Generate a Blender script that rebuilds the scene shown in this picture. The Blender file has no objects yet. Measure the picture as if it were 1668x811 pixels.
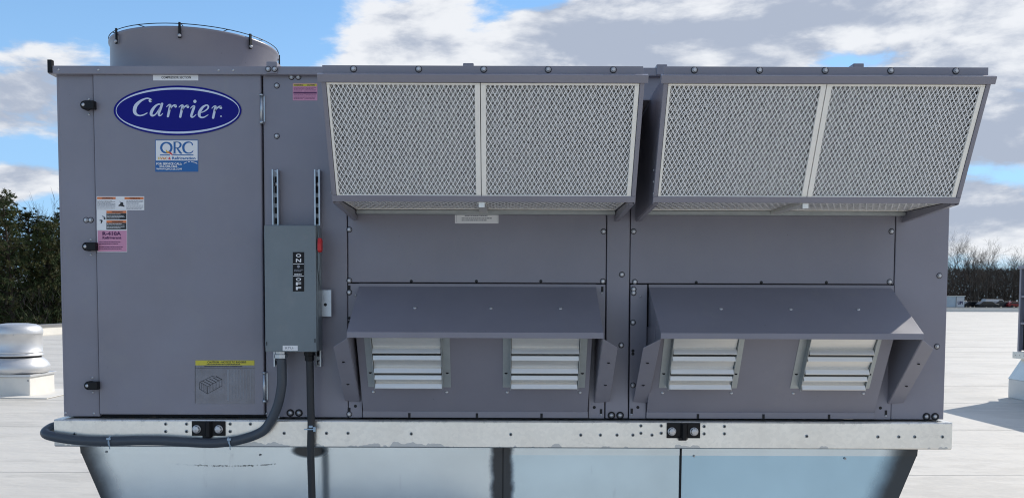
import bpy, math, random
from mathutils import Vector, Matrix
R = math.radians
random.seed(7)
scene = bpy.context.scene
C = scene.collection

# ------------------------------------------------------------------ camera
FOC, PITCH, ROLL, PX, HORIZON = 1450.0, R(3.0), R(0.2), 820.0, 490.0
PY = HORIZON + FOC * math.tan(PITCH)
CAM_D, CAM_H = 4.4, 1.65
cam = bpy.data.cameras.new('camera'); cam_o = bpy.data.objects.new('camera', cam); C.objects.link(cam_o)
cam.sensor_fit = 'HORIZONTAL'; cam.sensor_width = 36.0
cam.lens = 36.0 * FOC / 1668.0
cam.shift_x = (834.0 - PX) / 1668.0
cam.shift_y = (PY - 405.5) / 1668.0
cam.clip_start = 0.05; cam.clip_end = 6000
cam_o.matrix_world = Matrix.Translation((0, -CAM_D, CAM_H)) @ Matrix.Rotation(R(90) - PITCH, 4, 'X') @ Matrix.Rotation(ROLL, 4, 'Z')
scene.camera = cam_o

# ------------------------------------------------------------------ view
vs = scene.view_settings
vs.view_transform = 'Standard'; vs.look = 'None'; vs.gamma = 1.0; vs.use_curve_mapping = False
vs.exposure = 0.55
scene.cycles.pixel_filter_type = 'BLACKMAN_HARRIS'; scene.cycles.filter_width = 1.1
scene.cycles.max_bounces = 6; scene.cycles.diffuse_bounces = 3; scene.cycles.glossy_bounces = 3; scene.cycles.transparent_max_bounces = 4

# ------------------------------------------------------------------ sun
SUN_EL, SUN_AZ = R(38), R(50)          # elevation; azimuth from +Y (behind the unit) towards +X (right)
sd = Vector((math.sin(SUN_AZ) * math.cos(SUN_EL), math.cos(SUN_AZ) * math.cos(SUN_EL), math.sin(SUN_EL)))
sun = bpy.data.lights.new('sun', 'SUN'); sun.energy = 2.7; sun.angle = R(0.5); sun.color = (1.0, 0.94, 0.86)
sun_o = bpy.data.objects.new('sun', sun); C.objects.link(sun_o)
sun_o.rotation_euler = (-sd).to_track_quat('-Z', 'Y').to_euler(); sun_o.location = (20, 30, 40)

# ------------------------------------------------------------------ world: daylight sky with broken cloud
world = bpy.data.worlds.new('World'); scene.world = world; world.use_nodes = True
world.cycles.sampling_method = 'MANUAL'; world.cycles.sample_map_resolution = 512
wn, wl = world.node_tree.nodes, world.node_tree.links
wn.clear()
def wm(op, a, b=None, c=None, clamp=False):
    n = wn.new('ShaderNodeMath'); n.operation = op; n.use_clamp = clamp
    for i, v in enumerate((a, b, c)):
        if v is None: continue
        if isinstance(v, (int, float)): n.inputs[i].default_value = v
        else: wl.new(v, n.inputs[i])
    return n.outputs[0]
def wramp(v, lo, hi, to0=0.0, to1=1.0):
    n = wn.new('ShaderNodeMapRange'); n.interpolation_type = 'SMOOTHSTEP'
    wl.new(v, n.inputs[0])
    for i, q in enumerate((lo, hi, to0, to1)): n.inputs[1 + i].default_value = q
    return n.outputs[0]
def wmix(f, a, b):
    n = wn.new('ShaderNodeMix'); n.data_type = 'RGBA'
    if isinstance(f, float): n.inputs[0].default_value = f
    else: wl.new(f, n.inputs[0])
    for i, v in ((6, a), (7, b)):
        if isinstance(v, tuple): n.inputs[i].default_value = v
        else: wl.new(v, n.inputs[i])
    return n.outputs[2]
sky = wn.new('ShaderNodeTexSky'); sky.sky_type = 'NISHITA'; sky.sun_disc = False
sky.sun_elevation = SUN_EL; sky.sun_rotation = SUN_AZ; sky.air_density = 1.0; sky.dust_density = 0.25; sky.ozone_density = 2.2
tc = wn.new('ShaderNodeTexCoord')
sep = wn.new('ShaderNodeSeparateXYZ'); wl.new(tc.outputs['Generated'], sep.inputs[0])
dx, dy, dz = sep.outputs
def wnoise(scale, detail, rough, off, dist=0.0, zs=2.2):
    mp = wn.new('ShaderNodeMapping'); mp.inputs['Location'].default_value = off; mp.inputs['Scale'].default_value = (1, 1, zs)
    wl.new(tc.outputs['Generated'], mp.inputs[0])
    n = wn.new('ShaderNodeTexNoise'); n.inputs['Scale'].default_value = scale; n.inputs['Detail'].default_value = detail
    n.inputs['Roughness'].default_value = rough; n.inputs['Distortion'].default_value = dist
    wl.new(mp.outputs[0], n.inputs['Vector']); return n.outputs[0]
n1 = wnoise(7.5, 12, 0.58, (3.1, 1.7, 0.35), 0.15, 2.6)
n2 = wnoise(7.5, 12, 0.58, (3.08, 1.7, 0.31), 0.15, 2.6)     # the same cloud, sampled towards the light
n3 = wnoise(3.2, 5, 0.55, (8.0, 2.0, 5.0), 0.3)
cov = wm('ADD', wm('ADD', wm('ADD', wm('MULTIPLY', wm('SUBTRACT', n1, 0.5), 1.25), 0.5), 0.03), wm('MULTIPLY', dx, 0.10))
# heaps and gaps of the broken cloud (azimuth slope, elevation slope, half widths, amount)
HEAPS = [(-.30, .31, .12, .055, -.34), (-.50, .32, .10, .03, -.28), (-.54, .165, .08, .018, -.20), (-.015, .30, .03, .03, -.12), (.05, .335, .05, .015, -.16), (.55, .143, .09, .012, -.26), (.34, .265, .05, .012, -.12),
         (-.56, .235, .085, .042, .28), (-.56, .13, .06, .018, .20), (-.11, .30, .075, .06, .34), (.06, .275, .05, .04, .20), (.16, .30, .10, .06, .24),
         (.36, .30, .2, .06, .24), (.55, .26, .07, .05, .30), (.54, .185, .08, .022, .24), (.55, .09, .10, .035, .26)]
sx = wm('DIVIDE', dx, wm('MAXIMUM', wm('ABSOLUTE', dy), 0.15)); sz = wm('DIVIDE', dz, wm('MAXIMUM', wm('ABSOLUTE', dy), 0.15))
for (hx, hz, rx, rz, am) in HEAPS:
    ux = wm('DIVIDE', wm('SUBTRACT', sx, hx), rx); uz = wm('DIVIDE', wm('SUBTRACT', sz, hz), rz)
    g = wm('ADD', wm('MULTIPLY', ux, ux), wm('MULTIPLY', uz, uz))
    cov = wm('ADD', cov, wm('MULTIPLY', wm('EXPONENT', wm('MULTIPLY', g, -0.8)), am))
dens = wramp(cov, 0.465, 0.66)
shade = wm('ADD', wm('MULTIPLY', wm('SUBTRACT', n2, n1), 2.6), wm('MULTIPLY', wm('SUBTRACT', n3, 0.47), 2.2))
shade = wm('ADD', shade, wm('MULTIPLY', wramp(cov, 0.62, 1.0), 0.24))
lit = wramp(shade, -0.14, 0.46)
SKY_K = 0.10
cl_col = wmix(lit, (6.1, 6.2, 6.4, 1), (3.0, 3.35, 4.1, 1))
hz = wramp(dz, 0.05, 0.55)
sky_c = wn.new('ShaderNodeMix'); sky_c.data_type = 'RGBA'; sky_c.blend_type = 'MULTIPLY'; sky_c.inputs[0].default_value = 1.0
wl.new(sky.outputs[0], sky_c.inputs[6]); sky_c.inputs[7].default_value = (0.64, 0.92, 1.10, 1)
base = wmix(wm('MULTIPLY', wm('SUBTRACT', 1.0, hz), 0.75), sky_c.outputs[2], (2.7, 4.5, 6.9, 1))
skyc = wmix(wm('MULTIPLY', dens, 0.96), base, cl_col)
bg = wn.new('ShaderNodeBackground'); bg.inputs[1].default_value = SKY_K
wl.new(skyc, bg.inputs[0])
wo = wn.new('ShaderNodeOutputWorld'); wl.new(bg.outputs[0], wo.inputs[0])

# ------------------------------------------------------------------ helpers
def slope(px, py):
    u, v = (px - PX) / FOC, (py - PY) / FOC
    u, v = u * math.cos(ROLL) + v * math.sin(ROLL), -u * math.sin(ROLL) + v * math.cos(ROLL)
    yd = math.cos(PITCH) - v * math.sin(PITCH); zd = -math.sin(PITCH) - v * math.cos(PITCH)
    return u / yd, zd / yd
def P(px, py, out=0.0):
    """survey point: the place on the upright plane `out` metres in front of the cabinet face"""
    a, b = slope(px, py); D = CAM_D - out
    return Vector((a * D, -out, CAM_H + b * D))
def G(px, py, z=0.0):
    """survey point on a level plane"""
    a, b = slope(px, py); D = (z - CAM_H) / b
    return Vector((a * D, D - CAM_D, z))

class MB:
    def __init__(s): s.v = []; s.f = []; s.m = []; s.s = []
    def add(s, vs, fs, mat=0, smooth=False):
        o = len(s.v); s.v += [tuple(q) for q in vs]
        for f in fs: s.f.append(tuple(i + o for i in f)); s.m.append(mat); s.s.append(smooth)
        return s
    def box(s, x0, x1, y0, y1, z0, z1, mat=0):
        vs = [(x, y, z) for z in (z0, z1) for y in (y0, y1) for x in (x0, x1)]
        return s.add(vs, [(0, 2, 3, 1), (4, 5, 7, 6), (0, 1, 5, 4), (2, 6, 7, 3), (0, 4, 6, 2), (1, 3, 7, 5)], mat)
    def hexa(s, p, mat=0):   # 8 points: bottom ring 0-3, top ring 4-7
        return s.add(p, [(3, 2, 1, 0), (4, 5, 6, 7), (0, 1, 5, 4), (1, 2, 6, 5), (2, 3, 7, 6), (3, 0, 4, 7)], mat)
    def prism(s, poly, d, mat=0):   # poly: 3d points, d: offset vector
        n = len(poly); d = Vector(d); a = [Vector(q) for q in poly]; b = [q + d for q in a]
        fs = [tuple(range(n))[::-1], tuple(range(n, 2 * n))] + [(i, (i + 1) % n, n + (i + 1) % n, n + i) for i in range(n)]
        return s.add(a + b, fs, mat)
    def ring(s, profile, seg=24, center=(0, 0, 0), axis='Z', mat=0, smooth=True, a0=0.0, a1=2 * math.pi, cap=False):
        """revolve (r, h) profile"""
        full = abs(a1 - a0 - 2 * math.pi) < 1e-6; n = seg if full else seg + 1; vs = []
        c = Vector(center)
        for i in range(n):
            t = a0 + (a1 - a0) * i / seg
            for r, h in profile:
                p = Vector((r * math.cos(t), r * math.sin(t), h))
                if axis == 'Y': p = Vector((r * math.cos(t), -h, r * math.sin(t)))
                if axis == 'X': p = Vector((h, r * math.cos(t), r * math.sin(t)))
                vs.append(c + p)
        k = len(profile); fs = []
        for i in range(seg if not full else n):
            j = (i + 1) % n
            if not full and i == seg: break
            for q in range(k - 1): fs.append((i * k + q, j * k + q, j * k + q + 1, i * k + q + 1))
        if cap:
            fs.append(tuple(i * k + k - 1 for i in range(n)))
        return s.add(vs, fs, mat, smooth)
    def tube(s, path, r, seg=8, mat=0, smooth=True, cap=True):
        path = [Vector(p) for p in path]; n = len(path); vs = []; rr = r if isinstance(r, (list, tuple)) else [r] * n
        T = [(path[min(i + 1, n - 1)] - path[max(i - 1, 0)]).normalized() for i in range(n)]
        up = Vector((0, 0, 1)) if abs(T[0].z) < .9 else Vector((1, 0, 0))
        N = (up - T[0] * up.dot(T[0])).normalized()
        for i in range(n):
            N = (N - T[i] * N.dot(T[i])).normalized(); B = T[i].cross(N)
            for j in range(seg):
                t = 2 * math.pi * j / seg
                vs.append(path[i] + (N * math.cos(t) + B * math.sin(t)) * rr[i])
        fs = [(i * seg + j, i * seg + (j + 1) % seg, (i + 1) * seg + (j + 1) % seg, (i + 1) * seg + j) for i in range(n - 1) for j in range(seg)]
        s.add(vs, fs, mat, smooth)
        if cap and seg > 2: s.f += [tuple(len(s.v) - n * seg + j for j in range(seg))[::-1], tuple(len(s.v) - seg + j for j in range(seg))]; s.m += [mat, mat]; s.s += [False, False]
        return s
    def disc(s, c, r, seg=14, mat=0, axis='Y', h=0.0):
        return s.ring([(1e-4, h), (r, h)], seg, c, axis, mat, False)
    def build(s, name, mats, parent=None, bevel=0.0, loc=None):
        me = bpy.data.meshes.new(name); me.from_pydata(s.v, [], s.f)
        for m in (mats if isinstance(mats, (list, tuple)) else [mats]): me.materials.append(m)
        me.polygons.foreach_set('material_index', s.m); me.polygons.foreach_set('use_smooth', s.s); me.update()
        return link(name, me, parent, bevel, loc)
def link(name, me, parent=None, bevel=0.0, loc=None):
    o = bpy.data.objects.new(name, me); C.objects.link(o)
    if parent is not None: o.parent = parent
    if loc is not None: o.location = loc
    if bevel:
        b = o.modifiers.new('bevel', 'BEVEL'); b.width = bevel; b.segments = 2; b.limit_method = 'ANGLE'; b.angle_limit = R(40)
    return o
def empty(name, loc=(0, 0, 0), rz=0.0):
    o = bpy.data.objects.new(name, None); C.objects.link(o); o.location = loc; o.rotation_euler = (0, 0, rz); o.empty_display_size = .2; return o
def tag(o, label=None, cat=None, group=None, kind=None):
    if label: o['label'] = label
    if cat: o['category'] = cat
    if group: o['group'] = group
    if kind: o['kind'] = kind
    return o
def copy_tree(o, parent=None):
    c = o.copy(); C.objects.link(c); c.parent = parent
    for ch in [q for q in o.children]: copy_tree(ch, c)
    return c

# ------------------------------------------------------------------ materials
def mat(name, col, rough=0.5, metal=0.0, spec=0.5, var=0.0, vscale=3.0, bump=0.0, bscale=40.0, stretch=(1, 1, 1), extra=None):
    m = bpy.data.materials.new(name); m.use_nodes = True
    nt = m.node_tree; b = nt.nodes['Principled BSDF']
    b.inputs['Base Color'].default_value = (*col, 1); b.inputs['Roughness'].default_value = rough
    b.inputs['Metallic'].default_value = metal; b.inputs['Specular IOR Level'].default_value = spec
    m.diffuse_color = (*col, 1)
    if var or bump or extra:
        t = nt.nodes.new('ShaderNodeTexCoord'); mp = nt.nodes.new('ShaderNodeMapping'); mp.inputs['Scale'].default_value = stretch
        nt.links.new(t.outputs['Object'], mp.inputs[0])
    if var:
        n = nt.nodes.new('ShaderNodeTexNoise'); n.inputs['Scale'].default_value = vscale; n.inputs['Detail'].default_value = 6; n.inputs['Roughness'].default_value = .62
        nt.links.new(mp.outputs[0], n.inputs['Vector'])
        r = nt.nodes.new('ShaderNodeMapRange'); r.inputs[1].default_value = .3; r.inputs[2].default_value = .7; r.inputs[3].default_value = 1 - var; r.inputs[4].default_value = 1 + var
        nt.links.new(n.outputs[0], r.inputs[0])
        mx = nt.nodes.new('ShaderNodeMix'); mx.data_type = 'RGBA'; mx.blend_type = 'MULTIPLY'; mx.inputs[0].default_value = 1
        mx.inputs[6].default_value = (*col, 1); nt.links.new(r.outputs[0], mx.inputs[7]); nt.links.new(mx.outputs[2], b.inputs['Base Color'])
        r2 = nt.nodes.new('ShaderNodeMapRange'); r2.inputs[1].default_value = .3; r2.inputs[2].default_value = .7; r2.inputs[3].default_value = max(.03, rough * (1 - var)); r2.inputs[4].default_value = min(1, rough * (1 + var))
        nt.links.new(n.outputs[0], r2.inputs[0]); nt.links.new(r2.outputs[0], b.inputs['Roughness'])
    if bump:
        n = nt.nodes.new('ShaderNodeTexNoise'); n.inputs['Scale'].default_value = bscale; n.inputs['Detail'].default_value = 4
        nt.links.new(mp.outputs[0], n.inputs['Vector'])
        bu = nt.nodes.new('ShaderNodeBump'); bu.inputs['Strength'].default_value = bump; bu.inputs['Distance'].default_value = .01
        nt.links.new(n.outputs[0], bu.inputs['Height']); nt.links.new(bu.outputs[0], b.inputs['Normal'])
    if extra: extra(nt, b, mp)
    return m
def stain_layer(nt, b, mp, masks, scol, srough=.6):
    """masks: list of sockets 0..1 multiplied in as a second pigment"""
    src = b.inputs['Base Color'].links[0].from_socket if b.inputs['Base Color'].links else None
    mx = nt.nodes.new('ShaderNodeMix'); mx.data_type = 'RGBA'
    if src: nt.links.new(src, mx.inputs[6])
    else: mx.inputs[6].default_value = b.inputs['Base Color'].default_value
    mx.inputs[7].default_value = (*scol, 1); nt.links.new(masks, mx.inputs[0]); nt.links.new(mx.outputs[2], b.inputs['Base Color'])
    return mx
def nmath(nt, op, a, b=None, clamp=False):
    n = nt.nodes.new('ShaderNodeMath'); n.operation = op; n.use_clamp = clamp
    for i, v in enumerate((a, b)):
        if v is None: continue
        if isinstance(v, (int, float)): n.inputs[i].default_value = v
        else: nt.links.new(v, n.inputs[i])
    return n.outputs[0]
def nramp(nt, v, lo, hi, a=0.0, b=1.0):
    n = nt.nodes.new('ShaderNodeMapRange'); n.interpolation_type = 'SMOOTHSTEP'; nt.links.new(v, n.inputs[0])
    for i, q in enumerate((lo, hi, a, b)): n.inputs[1 + i].default_value = q
    return n.outputs[0]
def nnoise(nt, vec, scale, detail=5, rough=.6):
    n = nt.nodes.new('ShaderNodeTexNoise'); n.inputs['Scale'].default_value = scale; n.inputs['Detail'].default_value = detail; n.inputs['Roughness'].default_value = rough
    nt.links.new(vec, n.inputs['Vector']); return n.outputs[0]

def sheet_wave(nt, b, mp):
    # slight waviness of thin sheet metal under the fine orange peel
    n = nt.nodes.new('ShaderNodeTexNoise'); n.inputs['Scale'].default_value = 2.3; n.inputs['Detail'].default_value = 1.5; nt.links.new(mp.outputs[0], n.inputs['Vector'])
    bu = nt.nodes.new('ShaderNodeBump'); bu.inputs['Strength'].default_value = .5; bu.inputs['Distance'].default_value = .035; nt.links.new(n.outputs[0], bu.inputs['Height'])
    if b.inputs['Normal'].links: nt.links.new(b.inputs['Normal'].links[0].from_socket, bu.inputs['Normal'])
    nt.links.new(bu.outputs[0], b.inputs['Normal'])
    # faint smudges and dust that catch in patches, few dark specks
    sm = nramp(nt, nnoise(nt, mp.outputs[0], 5.5, 8, .72), .52, .74, 0, .20); stain_layer(nt, b, mp, sm, (.30, .29, .275))
    sk = nramp(nt, nnoise(nt, mp.outputs[0], 75, 2, .5), .74, .79, 0, .5); stain_layer(nt, b, mp, sk, (.07, .07, .075))
def paint_extra(nt, b, mp):
    sheet_wave(nt, b, mp)
    # rain streaks of dust, upright, faint; tiny specks
    m2 = nt.nodes.new('ShaderNodeMapping'); m2.inputs['Scale'].default_value = (1, 1, .07); nt.links.new(mp.outputs[0], m2.inputs[0])
    st = nramp(nt, nnoise(nt, m2.outputs[0], 16, 5, .7), .52, .78, 0, .24)
    stain_layer(nt, b, mp, st, (.27, .265, .255))
M = {}
M['paint'] = mat('grey_paint', (.236, .228, .266), .34, 0, .5, .07, 2.2, .035, 260, extra=paint_extra)
M['paint_hood'] = mat('grey_hood_paint', (.224, .217, .254), .33, 0, .5, .06, 2.6, .03, 260, extra=sheet_wave)
M['core'] = mat('dark_gap', (.012, .012, .015), .8)
M['black'] = mat('black_plastic', (.008, .008, .009), .45, 0, .25)
M['hole'] = mat('dark_hole', (.008, .008, .010), .7)
def spangle(nt, b, mp):
    v = nt.nodes.new('ShaderNodeTexVoronoi'); v.inputs['Scale'].default_value = 70; nt.links.new(mp.outputs[0], v.inputs['Vector'])
    s = nt.nodes.new('ShaderNodeSeparateColor'); nt.links.new(v.outputs['Color'], s.inputs[0])
    r = nramp(nt, s.outputs[0], 0, 1, 0, .10); stain_layer(nt, b, mp, r, (.35, .37, .38))
    m2 = nt.nodes.new('ShaderNodeMapping'); m2.inputs['Scale'].default_value = (.25, 1, 1.6); nt.links.new(mp.outputs[0], m2.inputs[0])
    sc = nramp(nt, nnoise(nt, m2.outputs[0], 14, 8, .75), .60, .72, 0, .32); stain_layer(nt, b, mp, sc, (.30, .31, .31))
M['galv'] = mat('galvanised_steel', (.80, .79, .735), .46, .75, .5, .07, 5, .02, 120, extra=spangle)
def rail_marks(nt, b, mp):
    spangle(nt, b, mp)
    s = nt.nodes.new('ShaderNodeSeparateXYZ'); nt.links.new(mp.outputs[0], s.inputs[0])
    m2 = nt.nodes.new('ShaderNodeMapping'); m2.inputs['Scale'].default_value = (1, 1, .5); m2.inputs['Rotation'].default_value = (0, R(35), 0); nt.links.new(mp.outputs[0], m2.inputs[0])
    n = nnoise(nt, m2.outputs[0], 9, 3, .55)
    edge = nmath(nt, 'ADD', n, nramp(nt, s.outputs[2], .93, .985, .13, -.25))
    stain_layer(nt, b, mp, nramp(nt, edge, .64, .67, 0, .7), (.38, .42, .46))
    stain_layer(nt, b, mp, nramp(nt, s.outputs[2], .930, .9335, .65, 0), (.25, .26, .27))
    stain_layer(nt, b, mp, nramp(nt, nmath(nt, 'ADD', nnoise(nt, mp.outputs[0], 30, 5, .7), nramp(nt, s.outputs[2], 1.03, 1.06, -.1, .12)), .62, .72, 0, .4), (.40, .41, .40))
M['galv_rail'] = mat('galvanised_rail', (.90, .88, .82), .30, .75, .5, .07, 5, .02, 120, extra=rail_marks)
M['galv_strut'] = mat('zinc_strut', (.50, .53, .56), .35, .9, .5, .10, 30)
M['damper'] = mat('mill_aluminium', (.76, .745, .71), .36, .7, .5, .07, 12, stretch=(.2, 1, 3))
M['damper_frame'] = mat('damper_frame_steel', (.42, .45, .45), .45, .6, .5, .08, 20)
M['trim'] = mat('cream_filter_frame', (.88, .85, .78), .5, .1, .5, .05, 14)
M['mesh'] = mat('aluminium_mesh', (.92, .92, .92), .42, .2, .5, .12, 60)
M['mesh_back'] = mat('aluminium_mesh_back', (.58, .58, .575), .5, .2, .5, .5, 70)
def fibre(nt, b, mp):
    n = nnoise(nt, mp.outputs[0], 230, 4, .8); stain_layer(nt, b, mp, nramp(nt, n, .42, .62), (.03, .03, .032))
M['media'] = mat('filter_media', (.46, .46, .455), .8, 0, .3, .3, 40, 1.0, 200, extra=fibre)
M['screw'] = mat('zinc_screw', (.55, .55, .56), .4, .8)
M['washer2'] = mat('zinc_washer', (.38, .38, .40), .5, .6)
M['washer'] = mat('rubber_washer', (.03, .03, .035), .7)
M['box'] = mat('enclosure_grey_paint', (.172, .203, .220), .4, 0, .5, .08, 4, .03, 200, extra=sheet_wave)
M['red'] = mat('red_plastic', (.55, .02, .02), .4)
M['conduit'] = mat('grey_conduit_jacket', (.055, .066, .082), .42, 0, .5, .1, 8)
M['conduit_dark'] = mat('dark_conduit_jacket', (.030, .033, .038), .5, 0, .4, .15, 8)
M['tie'] = mat('cable_tie_blue_grey', (.35, .46, .56), .5)
M['white'] = mat('white_print', (.80, .80, .80), .45)
M['black_ink'] = mat('black_ink', (.02, .02, .024), .5)
M['grey_ink'] = mat('grey_ink', (.25, .26, .29), .5)
M['orange'] = mat('orange_print', (.72, .21, .07), .5)
M['pink'] = mat('pink_print', (.60, .27, .40), .5)
M['purple_ink'] = mat('purple_ink', (.10, .02, .09), .5)
M['yellow'] = mat('yellow_print', (.60, .52, .05), .5)
M['badge_blue'] = mat('badge_blue', (.008, .009, .20), .35, 0, .15)
M['badge_white'] = mat('badge_white', (.60, .66, .80), .35)
M['qblue'] = mat('sign_blue', (.012, .12, .36), .4)
M['qred'] = mat('sign_red', (.65, .03, .05), .4)
M['qorange'] = mat('sign_orange', (.75, .27, .03), .4)
M['qyellow'] = mat('sign_yellow', (.75, .5, .05), .4)
M['clear'] = mat('foil_label', (.20, .205, .235), .25, .35, .5, .2, 10)
M['alum'] = mat('spun_aluminium', (.62, .62, .62), .42, .65, .5, .06, 3, stretch=(1, 1, 4))
M['white_metal'] = mat('white_curb_membrane', (.70, .675, .62), .55, 0, .5, .06, 4, .1, 20)
M['bark'] = mat('grey_bark', (.065, .055, .047), .9, 0, .2, .3, 3)
M['bark_dark'] = mat('pine_bark', (.06, .045, .035), .9, 0, .2, .3, 3)
M['needles'] = mat('pine_needles', (.048, .068, .024), .75, 0, .25, .45, .9)
M['needles2'] = mat('pine_needles_olive', (.095, .094, .034), .75, 0, .25, .45, .9)
M['twig'] = mat('bare_twigs', (.068, .055, .046), .9, 0, .2, .3, .4)
M['glass'] = mat('car_glass', (.01, .012, .015), .1)
M['rubber'] = mat('tyre_rubber', (.015, .015, .015), .8)

def roof_extra(nt, b, mp):
    t = nt.nodes.new('ShaderNodeTexCoord'); sp = nt.nodes.new('ShaderNodeSeparateXYZ'); nt.links.new(t.outputs['Generated'], sp.inputs[0])
    geo = nt.nodes.new('ShaderNodeNewGeometry')
    seam = nramp(nt, sp.outputs[1], 0.0, .035, 1, 0)
    mw = nt.nodes.new('ShaderNodeMapping'); mw.inputs['Scale'].default_value = (.38, 1, 1); nt.links.new(geo.outputs['Position'], mw.inputs[0])
    big = nnoise(nt, mw.outputs[0], .35, 6, .65); fine = nnoise(nt, mw.outputs[0], 2.4, 8, .7)
    m1 = nmath(nt, 'MULTIPLY', seam, nramp(nt, big, .45, .65, .0, .08))
    stain_layer(nt, b, mp, m1, (.36, .36, .36))
    stain_layer(nt, b, mp, nmath(nt, 'MULTIPLY', nramp(nt, big, .44, .70), .5), (.47, .445, .40))
    stain_layer(nt, b, mp, nramp(nt, fine, .52, .74, 0, .36), (.40, .38, .345))
    mw3 = nt.nodes.new('ShaderNodeMapping'); mw3.inputs['Scale'].default_value = (.45, 1, 1); mw3.inputs['Rotation'].default_value = (0, 0, R(6)); nt.links.new(geo.outputs['Position'], mw3.inputs[0])
    pond = nnoise(nt, mw3.outputs[0], .9, 9, .68)
    stain_layer(nt, b, mp, nmath(nt, 'MULTIPLY', nramp(nt, pond, .50, .56), nramp(nt, pond, .56, .66, .26, .06)), (.36, .34, .30))
    sq = nnoise(nt, geo.outputs['Position'], 55, 3, .6)
    stain_layer(nt, b, mp, nramp(nt, sq, .60, .76, 0, .45), (.38, .37, .35))
    # wrinkles of the loose membrane
    mw2 = nt.nodes.new('ShaderNodeMapping'); mw2.inputs['Scale'].default_value = (.45, 1, 1); nt.links.new(geo.outputs['Position'], mw2.inputs[0])
    w = nnoise(nt, mw2.outputs[0], 1.5, 5, .6)
    bu = nt.nodes.new('ShaderNodeBump'); bu.inputs['Strength'].default_value = .7; bu.inputs['Distance'].default_value = .07
    nt.links.new(w, bu.inputs['Height']); nt.links.new(bu.outputs[0], b.inputs['Normal'])
M['roof'] = mat('white_roof_membrane', (.60, .572, .515), .6, 0, .4, extra=roof_extra)
M['parapet'] = mat('parapet_membrane', (.68, .655, .60), .6, 0, .4, .08, .6)
M['coping'] = mat('grey_metal_coping', (.20, .20, .20), .5, .3, .5, .1, 1)
M['ground'] = mat('winter_ground', (.16, .15, .10), .95, 0, .2, .35, .08)
M['asphalt'] = mat('asphalt', (.055, .055, .056), .9, 0, .3, .2, .3)
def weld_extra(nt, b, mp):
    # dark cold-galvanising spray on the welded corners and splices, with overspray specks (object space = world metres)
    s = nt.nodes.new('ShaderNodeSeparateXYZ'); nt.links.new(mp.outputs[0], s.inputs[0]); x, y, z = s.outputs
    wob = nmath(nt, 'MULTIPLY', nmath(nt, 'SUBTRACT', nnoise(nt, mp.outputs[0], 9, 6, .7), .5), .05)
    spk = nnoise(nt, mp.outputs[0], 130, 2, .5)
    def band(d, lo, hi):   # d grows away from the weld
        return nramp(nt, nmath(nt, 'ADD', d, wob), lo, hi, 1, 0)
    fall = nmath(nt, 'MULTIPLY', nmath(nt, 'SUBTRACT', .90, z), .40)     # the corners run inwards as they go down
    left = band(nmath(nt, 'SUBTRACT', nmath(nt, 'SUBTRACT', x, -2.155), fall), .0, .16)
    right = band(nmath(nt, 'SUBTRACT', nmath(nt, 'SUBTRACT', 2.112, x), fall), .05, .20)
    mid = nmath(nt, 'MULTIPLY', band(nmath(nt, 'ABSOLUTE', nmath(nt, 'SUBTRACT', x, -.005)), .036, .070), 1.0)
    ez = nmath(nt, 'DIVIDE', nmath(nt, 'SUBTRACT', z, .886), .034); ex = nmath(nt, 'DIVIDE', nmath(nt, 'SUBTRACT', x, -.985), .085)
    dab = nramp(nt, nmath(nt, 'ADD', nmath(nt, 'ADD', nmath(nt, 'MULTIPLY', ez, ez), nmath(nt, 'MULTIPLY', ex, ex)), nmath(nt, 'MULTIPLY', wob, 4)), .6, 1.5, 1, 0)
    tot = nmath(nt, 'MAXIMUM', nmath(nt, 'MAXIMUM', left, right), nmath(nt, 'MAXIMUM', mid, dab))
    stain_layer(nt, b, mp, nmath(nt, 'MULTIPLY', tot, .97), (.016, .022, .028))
    # one long scrape with dirt
    arc = nmath(nt, 'MULTIPLY', nmath(nt, 'MULTIPLY', nmath(nt, 'ADD', x, 1.42), nmath(nt, 'ADD', x, 1.42)), .16)
    zz = nmath(nt, 'ABSOLUTE', nmath(nt, 'SUBTRACT', nmath(nt, 'SUBTRACT', z, .806), arc))
    xm = nmath(nt, 'MULTIPLY', nramp(nt, x, -1.72, -1.5), nramp(nt, x, -1.165, -1.155, 1, 0))
    scr = nmath(nt, 'MULTIPLY', nramp(nt, nmath(nt, 'ADD', zz, nmath(nt, 'MULTIPLY', nmath(nt, 'SUBTRACT', nnoise(nt, mp.outputs[0], 60, 3, .7), .42), .03)), .001, .006, 1, 0), xm)
    stain_layer(nt, b, mp, nmath(nt, 'MULTIPLY', scr, .85), (.03, .035, .04))
    m3 = nt.nodes.new('ShaderNodeMapping'); m3.inputs['Scale'].default_value = (1, 1, .12); nt.links.new(mp.outputs[0], m3.inputs[0])
    stain_layer(nt, b, mp, nramp(nt, nnoise(nt, m3.outputs[0], 22, 5, .7), .62, .75, 0, .22), (.25, .26, .26))
    # paint is not metal
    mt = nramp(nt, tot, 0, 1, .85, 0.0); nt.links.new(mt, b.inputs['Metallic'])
M['curb'] = mat('galvanised_curb', (.68, .78, .84), .17, .85, .5, .10, 1.6, .10, 2.2, extra=weld_extra)  # bluish reflection of the shaded roof tinted into the base colour
M['curb_mid'] = mat('galvanised_curb_reflection_tint_pale', (.57, .73, .84), .17, .85, .5, .10, 1.6, .10, 2.2, extra=weld_extra)  # same bare steel, reflected blue tinted a little stronger into the colour
M['curb_blue'] = mat('galvanised_curb_reflection_tint_blue', (.43, .64, .80), .18, .85, .5, .08, 1.6, .10, 2.2, extra=weld_extra)  # same bare steel, blue reflection painted strongest into the base colour

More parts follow.
